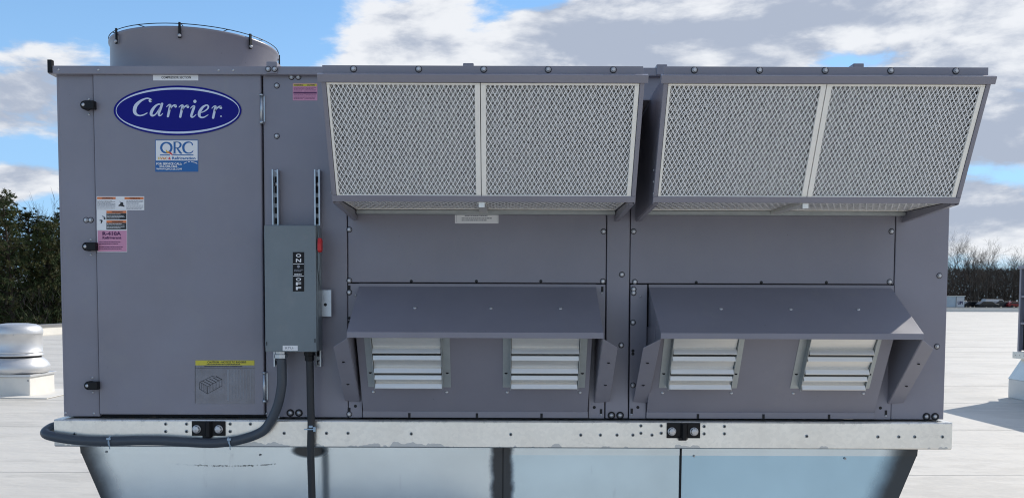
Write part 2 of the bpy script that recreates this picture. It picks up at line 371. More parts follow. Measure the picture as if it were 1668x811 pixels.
# ------------------------------------------------------------------ setting: roof, parapets, ground
FAR_Y = 155.0; LEFT_X = -21.2; RIGHT_X = 190.0; NEAR_Y = -60.0
deck = MB().box(LEFT_X - .3, RIGHT_X, NEAR_Y, FAR_Y, -.35, -.01).build('roof_deck', M['parapet']); tag(deck, kind='structure')
SHEET = 3.05
sh = MB(); sh.add([(LEFT_X, 0, .0006), (RIGHT_X, 0, .0006), (RIGHT_X, SHEET + .05, -.002), (LEFT_X, SHEET + .05, -.002), (LEFT_X, 0, -.002), (RIGHT_X, 0, -.002)], [(0, 1, 2, 3), (4, 5, 1, 0)])
me0 = sh.build('membrane_sheet', M['roof'], deck, loc=(0, NEAR_Y, 0)).data
k = 1
while NEAR_Y + k * SHEET < FAR_Y - 1:
    link('membrane_sheet', me0, deck, loc=(0, NEAR_Y + k * SHEET, 0)); k += 1
def parapet(name, a, b, h, w, label):
    root = empty(name, (0, 0, 0)); a, b = Vector(a), Vector(b); d = (b - a).normalized(); n = Vector((-d.y, d.x, 0)) * w
    m = MB(); m.prism([a, b, b + Vector((0, 0, h)), a + Vector((0, 0, h))], n); m.build('wall', M['parapet'], root)
    o = n.normalized() * .05; t = Vector((0, 0, h + .002)); L = (b - a).length; q = max(1, int(L / 3.6)); g = d * .006
    for i in range(q):     # coping lengths butted end to end
        p0, p1 = a + d * (L * i / q) + g, a + d * (L * (i + 1) / q) - g
        MB().prism([p0 - o + t + Vector((0, 0, -.09)), p1 - o + t + Vector((0, 0, -.09)), p1 - o + t + Vector((0, 0, .03)), p0 - o + t + Vector((0, 0, .03))], n + o * 2).build('coping', M['coping'], root)
    return tag(root, label, 'parapet')
parapet('roof_parapet', (LEFT_X, FAR_Y, 0), (LEFT_X, NEAR_Y, 0), .46, -.3, 'low white parapet with grey coping along the left roof edge before the pines')
parapet('roof_parapet', (LEFT_X + .01, FAR_Y, 0), (RIGHT_X, FAR_Y, 0), .80, .3, 'long low parapet with dark coping at the far roof edge before parked cars')
gm = MB(); X0, X1 = -900, 900
prof = [(-900, -5.5), (FAR_Y + 1, -5.5), (FAR_Y + 24, -.2), (FAR_Y + 40, .35), (FAR_Y + 75, .45), (FAR_Y + 130, 2.0), (2500, 6.0)]
vs_ = []; fs_ = []
for i, (y, z) in enumerate(prof): vs_ += [(X0 * (3 if y > 2000 else 1), y, z), (X1 * (3 if y > 2000 else 1), y, z)]
for i in range(len(prof) - 1): fs_.append((2 * i, 2 * i + 1, 2 * i + 3, 2 * i + 2))
tag(gm.add(vs_, fs_).build('ground', M['ground']), kind='structure')
lot = MB().box(40, 190, FAR_Y + 40.5, FAR_Y + 74, .30, .462).build('parking_lot', M['asphalt']); tag(lot, kind='structure')

# ------------------------------------------------------------------ helpers for parts in world metres
OFF = {}
def thing(name, loc, label, cat, group=None):
    o = empty(name, loc); OFF[o.name] = Vector(loc); return tag(o, label, cat, group)
def put(mb, name, mats, parent, bevel=0.0, label=None):
    o = mb.build(name, mats, parent, bevel)
    if parent is not None and parent.name in OFF: o.location = -OFF[parent.name]
    if label: o['label'] = label
    return o
def place(name, me, parent, pos, rot=None):
    o = link(name, me, parent, loc=Vector(pos) - (OFF.get(parent.name, Vector((0, 0, 0)))))
    if rot is not None: o.rotation_euler = rot
    return o

# shared little fasteners, axis towards the camera (-Y)
def mesh_of(mb, name, mats):
    me = bpy.data.meshes.new(name); me.from_pydata(mb.v, [], mb.f)
    for m in mats: me.materials.append(m)
    me.polygons.foreach_set('material_index', mb.m); me.polygons.foreach_set('use_smooth', mb.s); me.update(); return me
ME = {}
b = MB(); b.ring([(.0142, 0), (.0142, .002), (.0115, .003)], 14, axis='Y', mat=1); b.ring([(.0115, .0015), (.011, .004), (.007, .0045)], 14, axis='Y', mat=2)
b.ring([(.007, .0045), (.0066, .009), (.0001, .0095)], 6, axis='Y', mat=0, smooth=False); ME['bolt'] = mesh_of(b, 'bolt', [M['screw'], M['washer'], M['washer2']])
b = MB(); b.ring([(.009, 0), (.0088, .002), (.006, .0045), (.0001, .005)], 8, axis='Y', mat=0); ME['screw'] = mesh_of(b, 'screw', [M['screw']])
b = MB(); b.ring([(.0085, .0), (.0085, .002), (.0055, .004), (.0001, .0045)], 8, axis='Y', mat=0); b.ring([(.0055, .0042), (.0001, .0048)], 6, axis='Y', mat=1, smooth=False); ME['rivet'] = mesh_of(b, 'rivet', [M['damper_frame'], M['black_ink']])
b = MB(); b.ring([(.019, 0), (.019, .003), (.012, .004)], 16, axis='Y', mat=1); b.ring([(.0095, .0015), (.008, .005), (.0001, .0055)], 10, axis='Y', mat=0); ME['grommet'] = mesh_of(b, 'grommet', [M['screw'], M['hole']])
b = MB(); b.ring([(.008, .0005), (.0001, .0006)], 10, axis='Y', mat=0); ME['hole'] = mesh_of(b, 'hole', [M['hole']])
b = MB(); b.box(-.006, .006, -.001, 0, -.013, .013); ME['slot'] = mesh_of(b, 'slot', [M['hole']])
b = MB(); b.ring([(.006, 0), (.0055, .002), (.0001, .003)], 8, axis='Y', mat=0); ME['pin'] = mesh_of(b, 'pin', [M['screw']])

# ---- flat print: text and strokes as thin shapes in the X/Z plane
def text_shape(txt, bold=0.0, shear=0.0, spacing=1.0):
    cu = bpy.data.curves.new('t', 'FONT'); cu.body = txt; cu.offset = bold; cu.shear = shear; cu.space_character = spacing; cu.resolution_u = 2
    o = bpy.data.objects.new('t', cu); me = bpy.data.meshes.new_from_object(o)
    vs = [(v.co.x, v.co.y) for v in me.vertices]; fs = [tuple(p.vertices) for p in me.polygons]
    bpy.data.objects.remove(o); bpy.data.curves.remove(cu); bpy.data.meshes.remove(me)
    if not vs: return [], []
    x0, x1 = min(v[0] for v in vs), max(v[0] for v in vs); y0, y1 = min(v[1] for v in vs), max(v[1] for v in vs)
    return [((x - x0) / (x1 - x0), (y - y0) / (y1 - y0)) for x, y in vs], fs
class Print(MB):
    """a sticker: rectangles, words and strokes given in survey pixels on the face `out`"""
    def __init__(s, out): super().__init__(); s.out = out
    def pt(s, px, py, lift): q = P(px, py, s.out); return (q.x, q.y - lift, q.z)
    def rect(s, x0, y0, x1, y1, mat, lay):
        return s.add([s.pt(x0, y1, lay * .0006), s.pt(x1, y1, lay * .0006), s.pt(x1, y0, lay * .0006), s.pt(x0, y0, lay * .0006)], [(0, 1, 2, 3)], mat)
    def slab(s, x0, y0, x1, y1, mat, th=.0006):
        a = [Vector(s.pt(x0, y1, 0)), Vector(s.pt(x1, y1, 0)), Vector(s.pt(x1, y0, 0)), Vector(s.pt(x0, y0, 0))]
        return s.prism(a, (0, -th, 0), mat)
    def text(s, txt, x0, y0, x1, y1, mat, lay, bold=0.0, shear=0.0, spacing=1.0):
        v, f = text_shape(txt, bold, shear, spacing)
        return s.add([s.pt(x0 + a * (x1 - x0), y1 + c * (y0 - y1), lay * .0006) for a, c in v], f, mat)
    def lines(s, x0, y0, x1, y1, n, mat, lay, fill=.5, seed=1):
        rnd = random.Random(seed); h = (y1 - y0) / n
        for i in range(n):
            x = x0; end = x1 - (rnd.random() * .3 * (x1 - x0) if i == n - 1 or rnd.random() < .3 else 0)
            while x < end - .4:
                w = min(end - x, .8 + rnd.random() * 3.2); s.rect(x, y0 + h * i + h * (1 - fill) / 2, x + w, y0 + h * i + h * (1 + fill) / 2, mat, lay); x += w + .5
        return s
    def stroke(s, pts, mat, lay, fn=None, n=9, caps=True):
        """smooth calligraphic stroke; pts: (x, y, half width) in pixels"""
        q = [pts[0]] + list(pts) + [pts[-1]]; out = []
        for i in range(1, len(q) - 2):
            for k in range(n):
                t = k / n; o = []
                for c in range(3):
                    p0, p1, p2, p3 = q[i - 1][c], q[i][c], q[i + 1][c], q[i + 2][c]
                    o.append(.5 * (2 * p1 + (p2 - p0) * t + (2 * p0 - 5 * p1 + 4 * p2 - p3) * t * t + (3 * p1 - p0 - 3 * p2 + p3) * t ** 3))
                out.append(o)
        out.append(list(pts[-1])); vs = []
        for i, (x, y, w) in enumerate(out):
            a, b_ = out[max(i - 1, 0)], out[min(i + 1, len(out) - 1)]; dx_, dy_ = b_[0] - a[0], b_[1] - a[1]; L = math.hypot(dx_, dy_) or 1
            nx, ny = -dy_ / L, dx_ / L
            for sg in (1, -1):
                X, Y = x + nx * w * sg, y + ny * w * sg
                if fn: X, Y = fn(X, Y)
                vs.append(s.pt(X, Y, lay * .0006))
        s.add(vs, [(2 * i, 2 * i + 1, 2 * i + 3, 2 * i + 2) for i in range(len(out) - 1)], mat)
        if caps:
            for x, y, w in (out[0], out[-1]): s.dot(x, y, w, mat, lay, fn)
        return s
    def dot(s, x, y, r, mat, lay, fn=None, ry=None, n=16):
        vs = []
        for i in range(n):
            X, Y = x + r * math.cos(2 * math.pi * i / n), y + (ry or r) * math.sin(2 * math.pi * i / n)
            if fn: X, Y = fn(X, Y)
            vs.append(s.pt(X, Y, lay * .0006 + .00005))
        return s.add(vs, [tuple(range(n))[::-1]], mat)
    def oval_ring(s, cx, cy, rx, ry, w_side, w_top, mat, lay, n=72):
        vs = []
        for i in range(n):
            t = 2 * math.pi * i / n; c_, s_ = math.cos(t), math.sin(t)
            vs += [s.pt(cx + rx * c_, cy + ry * s_, lay * .0006), s.pt(cx + (rx - w_side) * c_, cy + (ry - w_top) * s_, lay * .0006)]
        return s.add(vs, [(2 * i, 2 * i + 1, 2 * ((i + 1) % n) + 1, 2 * ((i + 1) % n)) for i in range(n)], mat)

# ================================================================== the rooftop unit
XL, XR = -2.184, 2.189
ZB, ZT = 1.066, 2.752
DEEP = 2.35
unit = thing('rooftop_unit', (0, 1.15, .93), 'big grey packaged rooftop unit with blue oval badge and two filter hoods', 'rooftop unit')
PT = .03       # panel skin thickness
core = MB().box(XL + .012, XR - .012, PT, DEEP - .02, ZB, ZT)
put(core, 'cabinet_core', M['core'], unit)
put(MB().box(XL, XL + .011, .002, DEEP, ZB + .004, ZT), 'end_panel', M['paint'], unit, .002)
put(MB().box(XR - .011, XR, .002, DEEP, ZB + .004, ZT), 'end_panel', M['paint'], unit, .002)
put(MB().box(XL + .012, XR - .012, DEEP - .019, DEEP, ZB + .004, ZT), 'rear_panel', M['paint'], unit, .002)
def fx(px, py=400): return P(px, py).x
def fz(py, px=820): return P(px, py).z
def panel(name, x0, x1, z0, z1, y0=0.0, parent=None, m='paint', bev=.004):
    return put(MB().box(x0, x1, y0, PT - .001, z0, z1), name, M[m], parent or unit, bev)
xd0, xd1 = -2.003, -1.181              # door edges
zt = ZT - .002; zb = ZB + .004
corner = panel('corner_panel', XL + .0, xd0 - .003, zb, zt, .003)
door = panel('access_door', xd0 + .003, xd1 - .003, zb + .012, zt - .006, -.012, bev=.006)
side = panel('control_panel', xd1 + .004, -.771, zb, zt, .0)
xm0, xm1 = .508, .620                  # post between the two bays
zseam = 1.735
postm = panel('centre_post', xm0, xm1, zb, zt, -.001)
postr = panel('end_post', 1.928, XR, zb, zt, .0)
up1 = panel('blank_panel', -.767, xm0 - .004, zseam + .004, zt, .002)
up2 = panel('blank_panel', xm1 + .004, 1.924, zseam + .004, zt, .002)

# roof cap
cap = MB().box(XL - .024, XR + .024, -.03, DEEP + .03, 2.738, 2.778)
cap_o = put(cap, 'roof_cap', M['paint'], unit, .004)
b = MB()
for s_ in (XL - .0242,):
    b.box(s_, s_ + .022, -.036, -.012, 2.742, 2.805)
put(b, 'corner_clip', M['black'], cap_o, .002)
tabs = [(443, 101), (763, 103.5), (1078, 105.5), (1398, 104)]
for px, tpy in tabs:
    x = P(px, 105, .03).x; z = P(px, tpy, .03).z; put(MB().box(x - .026, x + .026, -.037, .12, 2.741, z), 'seam_tab', M['paint'], cap_o, .004)
for px, py in ((437, 113), (447.5, 113)): q = P(px, py, .037); place('bolt', ME['bolt'], cap_o, q)
for px in (95, 160, 356, 380): q = P(px, 110, .03); q.z = 2.758; place('pin', ME['pin'], cap_o, q)

# condenser fan shroud on the roof
FX, FY, FR, FZ = -1.70, .585, .437, 3.022
sh_ = MB(); sh_.ring([(FR, 2.776), (FR, 2.80), (FR - .002, FZ - .02), (FR + .006, FZ - .012), (FR + .006, FZ - .002), (FR - .006, FZ), (FR - .014, FZ - .01), (FR - .016, 2.776)], 72, (FX, FY, 0))
shroud = put(sh_, 'fan_shroud', M['paint_hood'], unit)
g = MB()
for r_ in (FR + .004, FR * .84, FR * .68, FR * .52, FR * .36, FR * .2):
    g.tube([(FX + r_ * math.cos(t * math.pi / 30), FY + r_ * math.sin(t * math.pi / 30), FZ + .012 + .02 * (1 - (r_ / FR) ** 2)) for t in range(61)], .0022, 6)
for i in range(12):
    t = i * math.pi / 6 + .17; g.tube([(FX + FR * math.cos(t), FY + FR * math.sin(t), FZ + .0125), (FX + .12 * math.cos(t), FY + .12 * math.sin(t), FZ + .032)], .0022, 6)
put(g, 'fan_guard', M['black'], shroud)
for a_ in (-178, -131, -81, -34, 20, 70, 120):
    t = R(a_); c_ = Vector((FX + (FR + .006) * math.cos(t), FY + (FR + .006) * math.sin(t), FZ)); rd = Vector((math.cos(t), math.sin(t), 0)); tg = Vector((-rd.y, rd.x, 0)) * .0075
    m = MB(); m.prism([c_ - tg * .7 + Vector((0, 0, .016)), c_ + tg * .7 + Vector((0, 0, .016)), c_ + tg + Vector((0, 0, -.062)), c_ - tg + Vector((0, 0, -.062))], rd * .008)
    m.ring([(.009, 0), (.008, .006), (.0001, .007)], 8, c_ + rd * .007 + Vector((0, 0, -.05)), 'Y', 1)
    put(m, 'guard_clip', [M['black'], M['screw']], shroud)
hub = MB(); hub.ring([(.001, FZ - .10), (.09, FZ - .10), (.09, FZ - .20), (.001, FZ - .20)], 20, (FX, FY, 0)); put(hub, 'fan_motor', M['black'], shroud)
for i in range(4):
    t = i * math.pi / 2 + .4; d_ = Vector((math.cos(t), math.sin(t), 0)); n_ = Vector((-d_.y, d_.x, 0)); o_ = Vector((FX, FY, FZ - .16))
    m = MB(); m.prism([o_ + d_ * .085 - n_ * .05 - Vector((0, 0, .03)), o_ + d_ * .38 - n_ * .11 - Vector((0, 0, .04)), o_ + d_ * .40 + n_ * .09 + Vector((0, 0, .03)), o_ + d_ * .085 + n_ * .05 + Vector((0, 0, .03))], (0, 0, .004)); put(m, 'fan_blade', M['black'], shroud)

# door furniture
for (px, py) in ((146, 173), (149, 402), (152, 627)):
    c_ = P(px, py, .01); m = MB()
    m.box(c_.x - .012, c_.x + .036, -.045, -.0125, c_.z - .020, c_.z + .020); m.ring([(.0215, -.006), (.0215, .030), (.016, .034), (.0001, .035)], 18, (c_.x - .014, -.006, c_.z), 'Y', 0)
    l = put(m, 'latch', M['black'], door, .004)
    place('bolt', ME['screw'], l, (c_.x - .016, -.041, c_.z))
    for dz_ in (-.037, .035): place('screw', ME['pin'], corner, (c_.x - .009, .003, c_.z + dz_))
for (y0, y1) in ((157, 199), (607, 651)):
    a, c_ = P(430.5, y0), P(430.5, y1); m = MB()
    m.tube([(xd1, -.014, a.z), (xd1, -.014, c_.z)], .007, 10); m.tube([(xd1, -.014, a.z + .006), (xd1, -.014, a.z - .002)], .010, 10); m.tube([(xd1, -.014, c_.z + .002), (xd1, -.014, c_.z - .012)], .010, 10)
    m.box(xd1 + .004, xd1 + .014, -.006, -.001, c_.z, a.z)
    put(m, 'hinge', M['galv_strut'], door)

def fasten(parent, kind, pts, out=0.0):
    for px, py in pts: place({'grommet': 'plug', 'rivet': 'screw', 'pin': 'screw'}.get(kind, kind), ME[kind], parent, P(px, py, out))
fasten(corner, 'bolt', [(140.5, 358.5), (148, 358.5)], -.003)
fasten(corner, 'pin', [(98, 121), (145, 121), (107, 672), (153, 673)], -.003)
fasten(side, 'bolt', [(475, 126), (486, 126), (451, 140), (451, 222)])
fasten(side, 'pin', [(431.5, 123), (434, 673), (454, 679)])
fasten(side, 'grommet', [(473, 672), (487, 672)])
fasten(postm, 'bolt', [(1013, 447), (1012, 562)], .001)
fasten(postm, 'grommet', [(996, 676), (1010, 676)], .001)
fasten(postr, 'bolt', [(1530, 449), (1526, 564)])
fasten(postr, 'grommet', [(1509, 678), (1523, 678)])
fasten(up1, 'bolt', [(569, 374), (983, 377), (569, 457), (982, 458)], -.002)
fasten(up2, 'bolt', [(1032, 377), (1452, 377), (1034, 459), (1449, 459)], -.002)
fasten(up1, 'hole', [(670, 458), (776, 458), (881, 458)], -.002)
fasten(up2, 'hole', [(1134, 460), (1240, 460), (1346, 460)], -.002)

# ---- intake hoods with aluminium mesh filters
OUT_T, OUT_B, Z_T, Z_B = .74, .50, 2.567, 2.086
def strands(mb, fn, w, h, px_, py_, sw, th, ph=0.0, mat=0):
    """two crossing families of thin flat strands over a w x h field; fn(u, v, n) -> point"""
    sl = py_ / px_          # rise per run of a strand
    for sg in (1, -1):
        n0 = int(-h / sl / px_) - 1; n1 = int(w / px_) + int(h / sl / px_) + 2
        for i in range(n0, n1):
            # line: u = u0 + sg * v / sl
            u0 = (i + ph) * px_; v0, v1 = 0.0, h
            if sg > 0: v0 = max(v0, -u0 * sl); v1 = min(v1, (w - u0) * sl)
            else: v0 = max(v0, (u0 - w) * sl); v1 = min(v1, u0 * sl)
            if v1 - v0 < .004: continue
            ua, ub = u0 + sg * v0 / sl, u0 + sg * v1 / sl; k = max(1, int((v1 - v0) / .12)); hw = sw / 2
            for lay in (0,):
                vs = []
                for q in range(k + 1):
                    t = q / k; u, v = ua + (ub - ua) * t, v0 + (v1 - v0) * t; nn = th * (1 if sg > 0 else .8)
                    vs += [fn(u - hw, v, nn + (.0006 if sg < 0 else 0)), fn(u + hw, v, nn + (.0006 if sg > 0 else 0)), fn(u + hw, v, nn - .0015), fn(u - hw, v, nn - .0015)]
                fs = []
                for q in range(k):
                    o = 4 * q
                    fs += [(o, o + 1, o + 5, o + 4), (o + 1, o + 2, o + 6, o + 5), (o + 3, o, o + 4, o + 7)]
                mb.add(vs, fs, mat)
def intake_hood(xa, xb, ratio, bolts, label):
    root = MB(); t = .004
    # two side sheets with a bent lower edge, top sheet, front frame
    for x, s_ in ((xa, 1), (xb - t, 1)):
        root.prism([(x, -.001, 2.045), (x, -OUT_B, Z_B - .012), (x, -OUT_T, Z_T), (x, -.001, 2.53)], (t, 0, 0))
    root.prism([(xa + .0045, -.002, 2.528), (xa + .0045, -OUT_T + .004, Z_T - .004), (xa + .0045, -OUT_T + .004, Z_T), (xa + .0045, -.002, 2.532)], (xb - xa - .009, 0, 0))
    dn = Vector((0, -(OUT_T - OUT_B), Z_T - Z_B)); L = dn.length; dn /= L; nn = Vector((0, dn.z, -dn.y)) * -1   # outward normal of the front slope
    if nn.y > 0: nn = -nn
    o0 = Vector((xa, -OUT_B, Z_B))
    def F(u, v, n): return o0 + Vector((u, 0, 0)) + dn * v + nn * n
    W = xb - xa
    def bar(mb, u0, u1, v0, v1, n0, n1, m=0):
        mb.hexa([F(u0, v0, n0), F(u1, v0, n0), F(u1, v0, n1), F(u0, v0, n1), F(u0, v1, n0), F(u1, v1, n0), F(u1, v1, n1), F(u0, v1, n1)], m)
    ho = put(root, 'intake_hood', M['paint_hood'], unit, .0015, label)
    fr = MB()
    bar(fr, -.012, W + .012, L - .032, L, -.01, .014); bar(fr, .0005, W - .0005, -.006, .021, -.01, .006)
    bar(fr, .0008, .019, .022, L - .033, -.01, .005); bar(fr, W - .019, W - .0008, .022, L - .033, -.01, .005)
    put(fr, 'front_frame', M['paint_hood'], ho, .002)
    st = MB().box(xa + .002, xb - .004, -OUT_T + .028, -OUT_T + .033, Z_T - .004, 2.607); st_o = put(st, 'top_flange', M['paint_hood'], ho, .0015)
    for px in bolts: q = P(px, 111, OUT_T - .028); q.z = 2.592; place('bolt', ME['bolt'], st_o, q)
    # two filters in the front, two lying in the bottom
    um = W * ratio
    for i, (u0, u1) in enumerate(((.021, um - .0015), (um + .0015, W - .021))):
        v0, v1 = .014, L - .036; tr = MB(); lt = (.010, .021) if i == 0 else (.021, .018)
        bar(tr, u0, u1, v0, v0 + .010, -.012, .002); bar(tr, u0, u1, v1 - .008, v1, -.012, .002)
        bar(tr, u0, u0 + lt[0], v0 + .0102, v1 - .0082, -.012, .002); bar(tr, u1 - lt[1], u1, v0 + .0102, v1 - .0082, -.012, .002)
        fo = put(tr, 'filter', M['trim'], ho, .001)
        ms = MB(); a0, a1, b0, b1 = u0 + lt[0], u1 - lt[1], v0 + .010, v1 - .008
        strands(ms, lambda u, v, n: F(a0 + u, b0 + v, n - .006), a1 - a0, b1 - b0, .0187, .033, .0029, .003)
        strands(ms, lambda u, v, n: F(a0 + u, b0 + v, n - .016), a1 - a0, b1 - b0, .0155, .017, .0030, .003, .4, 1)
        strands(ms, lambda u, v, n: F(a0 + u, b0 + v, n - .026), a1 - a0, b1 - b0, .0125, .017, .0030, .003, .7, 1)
        tag(put(ms, 'filter_mesh', [M['mesh'], M['mesh_back']], fo), kind='stuff')
        md = MB(); bar(md, a0, a1, b0, b1, -.045, -.036); put(md, 'filter_media', M['media'], fo)
        # bottom filter
        bx0, bx1 = xa + .03 + (0 if i == 0 else um - .03 + .006), xa + um - .006 if i == 0 else xb - .03
        tr = MB(); zz = Z_B + .004; yy0, yy1 = -OUT_B + .03, -.055
        tr.box(bx0, bx1, yy1 - .012, yy1, zz, zz + .02); tr.box(bx0, bx1, yy0, yy0 + .012, zz, zz + .02)
        tr.box(bx0, bx0 + .012, yy0 + .0122, yy1 - .0122, zz, zz + .02); tr.box(bx1 - .012, bx1, yy0 + .0122, yy1 - .0122, zz, zz + .02)
        fo = put(tr, 'filter', M['trim'], ho, .001)
        ms = MB(); strands(ms, lambda u, v, n: Vector((bx0 + .012 + u, yy1 - .012 - v, zz + .006 - n)), bx1 - bx0 - .024, yy1 - yy0 - .024, .030, .075, .0050, .003)
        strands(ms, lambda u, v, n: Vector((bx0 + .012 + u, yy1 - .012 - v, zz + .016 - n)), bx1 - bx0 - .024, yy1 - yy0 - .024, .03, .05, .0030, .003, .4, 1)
        tag(put(ms, 'filter_mesh', [M['mesh'], M['mesh_back']], fo), kind='stuff')
        put(MB().box(bx0 + .0125, bx1 - .0125, yy0 + .0125, yy1 - .0125, zz + .030, zz + .036), 'filter_media', M['core'], fo)
    # galvanised rail against the wall, catch in the middle, arms at the ends
    put(MB().box(xa + .03, xb - .03, -.052, -.001, Z_B - .016, Z_B + .0025), 'wall_rail', M['damper_frame'], ho, .001)
    xm = xa + um; m = MB(); m.box(xm - .02, xm + .02, -OUT_B + .02, -.056, Z_B - .012, Z_B + .002); m.box(xm - .012, xm + .014, -OUT_B + .006, -OUT_B + .03, Z_B - .03, Z_B - .004); put(m, 'filter_catch', M['galv'], ho, .001)
    for x0, x1 in ((xa + .0045, xa + .026), (xb - .026, xb - .0045)):
        m = MB(); m.prism([(x0, -.003, Z_B - .045), (x0, -OUT_B + .02, Z_B - .014), (x0, -OUT_B + .02, Z_B + .002), (x0, -.003, Z_B + .002)], (x1 - x0, 0, 0)); put(m, 'side_channel', M['paint_hood'], ho, .001)
        for yy in (-.12, -.40): place('screw', ME['screw'], ho, ((x0 + x1) / 2, yy, Z_B - .032 if yy > -.2 else Z_B - .014), (R(-90), 0, 0))
    for k_ in range(3):
        place('screw', ME['pin'], ho, (xa - .0002, -OUT_B - .02 + .03 * 0, Z_B + .03 + .05 * k_), (0, 0, R(-90)))
    return ho
intake_hood(-.746, .571, .492, (576, 682, 788, 893, 999), 'left grey intake hood with two upright mesh filters')
intake_hood(.647, 1.98, .500, (1131, 1237, 1344, 1451, 1557), 'right grey intake hood with two upright mesh filters')

put(MB().prism([(.573, -.003, 2.50), (.573, -.42, 2.535), (.573, -.42, 2.54), (.573, -.003, 2.505)], (.072, 0, 0)), 'gap_shade_strip', M['paint_hood'], unit)  # strip added to keep sky light out of the gap between the hoods

# ---- relief hoods with gravity dampers
V_OUT, V_ZT, V_ZL = .36, 1.722, 1.503
T_Y, T_Z0, T_Z1 = .235, 1.092, 1.525          # sloping damper plate: from the sill (Y=0) up and out
def relief_hood(xa, xb, dampers, strips, label):
    t = .003; sill = 1.103
    m = MB()
    m.prism([(xa, -.002, V_ZT), (xa, -V_OUT, V_ZL + .004), (xa, -V_OUT, V_ZL), (xa, -.002, V_ZT - .004)], (xb - xa, 0, 0))
    m.prism([(xa, -V_OUT - .001, V_ZL + .005), (xa, -V_OUT - .001, V_ZL - .022), (xa, -V_OUT + .002, V_ZL - .022), (xa, -V_OUT + .002, V_ZL + .003)], (xb - xa, 0, 0))
    m.box(xa, xb, -.006, -.0022, V_ZT - .004, V_ZT + .012)
    ro = put(m, 'relief_hood', M['paint_hood'], unit, .0015, label)
    for x, s_ in ((xa + .001, -1), (xb - .001 - t, 1)):
        sd_ = MB(); sd_.prism([(x, -.002, V_ZT - .006), (x, -V_OUT + .004, V_ZL - .001), (x, -V_OUT + .012, V_ZL - .022), (x, -.006, 1.150), (x, -.002, 1.150)], (t, 0, 0))
        put(sd_, 'side_sheet', M['paint_hood'], ro)
        xi = x if s_ < 0 else x + t
        ed = Vector((0, V_OUT - .018, 1.150 - (V_ZL - .022))); a_ = Vector((xi, -V_OUT + .012, V_ZL - .022)); c_ = a_ + ed
        nrm = Vector((0, ed.z, -ed.y)).normalized(); nrm = nrm if nrm.y < 0 else -nrm
        w_ = Vector((s_ * .072, 0, 0)); fl = MB(); fl.prism([a_, a_ + w_ + ed * .13, c_ + w_ - ed * .02, c_], nrm * .003)
        fo = put(fl, 'flange', M['paint_hood'], ro, .001)
        for q in (.35, .7): pp = a_ + ed * q + w_ * .55 + nrm * .003; place('screw', ME['hole'], fo, pp, (math.atan2(nrm.z, -nrm.y), 0, 0))
    for px in strips['holes']: pp = Vector((px, -.18, V_ZT + (V_ZL - V_ZT) * .5 + .003)); place('screw', ME['screw'], ro, pp, (R(-58), 0, 0))
    # strips of wall either side, screwed
    for (x0, x1), pts in strips['sides']:
        s_o = put(MB().box(x0, x1, -.003, PT - .001, zb, zseam - .002), 'side_strip', M['paint'], unit, .002)
        for kind, px, py in pts: place('screw' if kind != 'hole' and kind != 'slot' else kind, ME[kind], s_o, P(px, py, .003))
    # sloping damper plate
    pa, pb = strips['plate']
    d0, d1 = Vector((0, -.004, T_Z0)), Vector((0, -T_Y, T_Z1)); ev = (d1 - d0); LV = ev.length; ev /= LV; en = Vector((0, ev.z, -ev.y)); en = -en if en.y > 0 else en
    def F(x, v, n): return Vector((x, 0, 0)) + d0 + ev * v + en * n
    pl = MB(); pl.hexa([F(pa, 0, -.004), F(pb, 0, -.004), F(pb, 0, 0), F(pa, 0, 0), F(pa, LV + .04, -.004), F(pb, LV + .04, -.004), F(pb, LV + .04, 0), F(pa, LV + .04, 0)])
    for x in (pa, pb - .003): pl.prism([F(x, 0, -.004), F(x, LV, -.004), (x, .02, T_Z1), (x, .02, T_Z0)], (.003, 0, 0))
    po = put(pl, 'damper_plate', M['paint_hood'], ro, .0008)
    s_o = put(MB().box(pa - .002, pb + .002, -.012, -.001, zb + .002, 1.104), 'sill', M['paint'], unit, .002)
    for px in strips['slots']: place('slot', ME['slot'], s_o, (px, -.012, 1.082))
    def fb(mb, x0, x1, v0, v1, n0, n1, m_=0):
        mb.hexa([F(x0, v0, n0), F(x1, v0, n0), F(x1, v0, n1), F(x0, v0, n1), F(x0, v1, n0), F(x1, v1, n0), F(x1, v1, n1), F(x0, v1, n1)], m_)
    for (x0, x1) in dampers:
        v0, v1 = .158, .49; f_ = MB()
        fb(f_, x0, x0 + .036, v0, v1, .0005, .003); fb(f_, x1 - .036, x1, v0, v1, .0005, .003); fb(f_, x0 + .0362, x1 - .0362, v0, v0 + .012, .0005, .003)
        fb(f_, x0 + .036, x0 + .039, v0 + .0122, v1, .0005, .046); fb(f_, x1 - .039, x1 - .036, v0 + .0122, v1, .0005, .046)
        do = put(f_, 'damper', M['damper_frame'], unit, .0006)
        bk = MB(); fb(bk, x0 + .0395, x1 - .0395, v0 + .0125, v1, .0006, .003); put(bk, 'duct_opening', M['hole'], do)
        # blades hang from the top edge, each with a rolled lip above and below
        for (a_, c_) in ((v0 + .012, v0 + .082), (v0 + .100, v0 + .192), (v0 + .210, v0 + .323)):
            bl = MB(); xx0, xx1 = x0 + .041, x1 - .041
            prof = [(a_, .022), (a_ + .002, .038), (a_ + .006, .039), (a_ + .021, .024), (a_ + .023, .012), (c_ - .024, .022), (c_ - .020, .035), (c_ - .016, .036), (c_, .022), (c_, .010), (c_ - .026, .008), (a_ + .023, .006), (a_, .010)]
            bl.prism([F(xx0, v + .010, n + .016) for v, n in prof], (xx1 - xx0, 0, 0)); put(bl, 'damper_blade', M['damper'], do, .0008)
        for x in (x0 + .016, x1 - .016):
            pp = F(x, v0 + .085, .003); place('screw', ME['hole'], do, pp, (math.atan2(en.z, -en.y), 0, 0))
            pp = F(x + (.006 if x < (x0 + x1) / 2 else -.006), v0 - .028, .0); place('screw', ME['screw'], po, pp, (math.atan2(en.z, -en.y), 0, 0))
    return ro
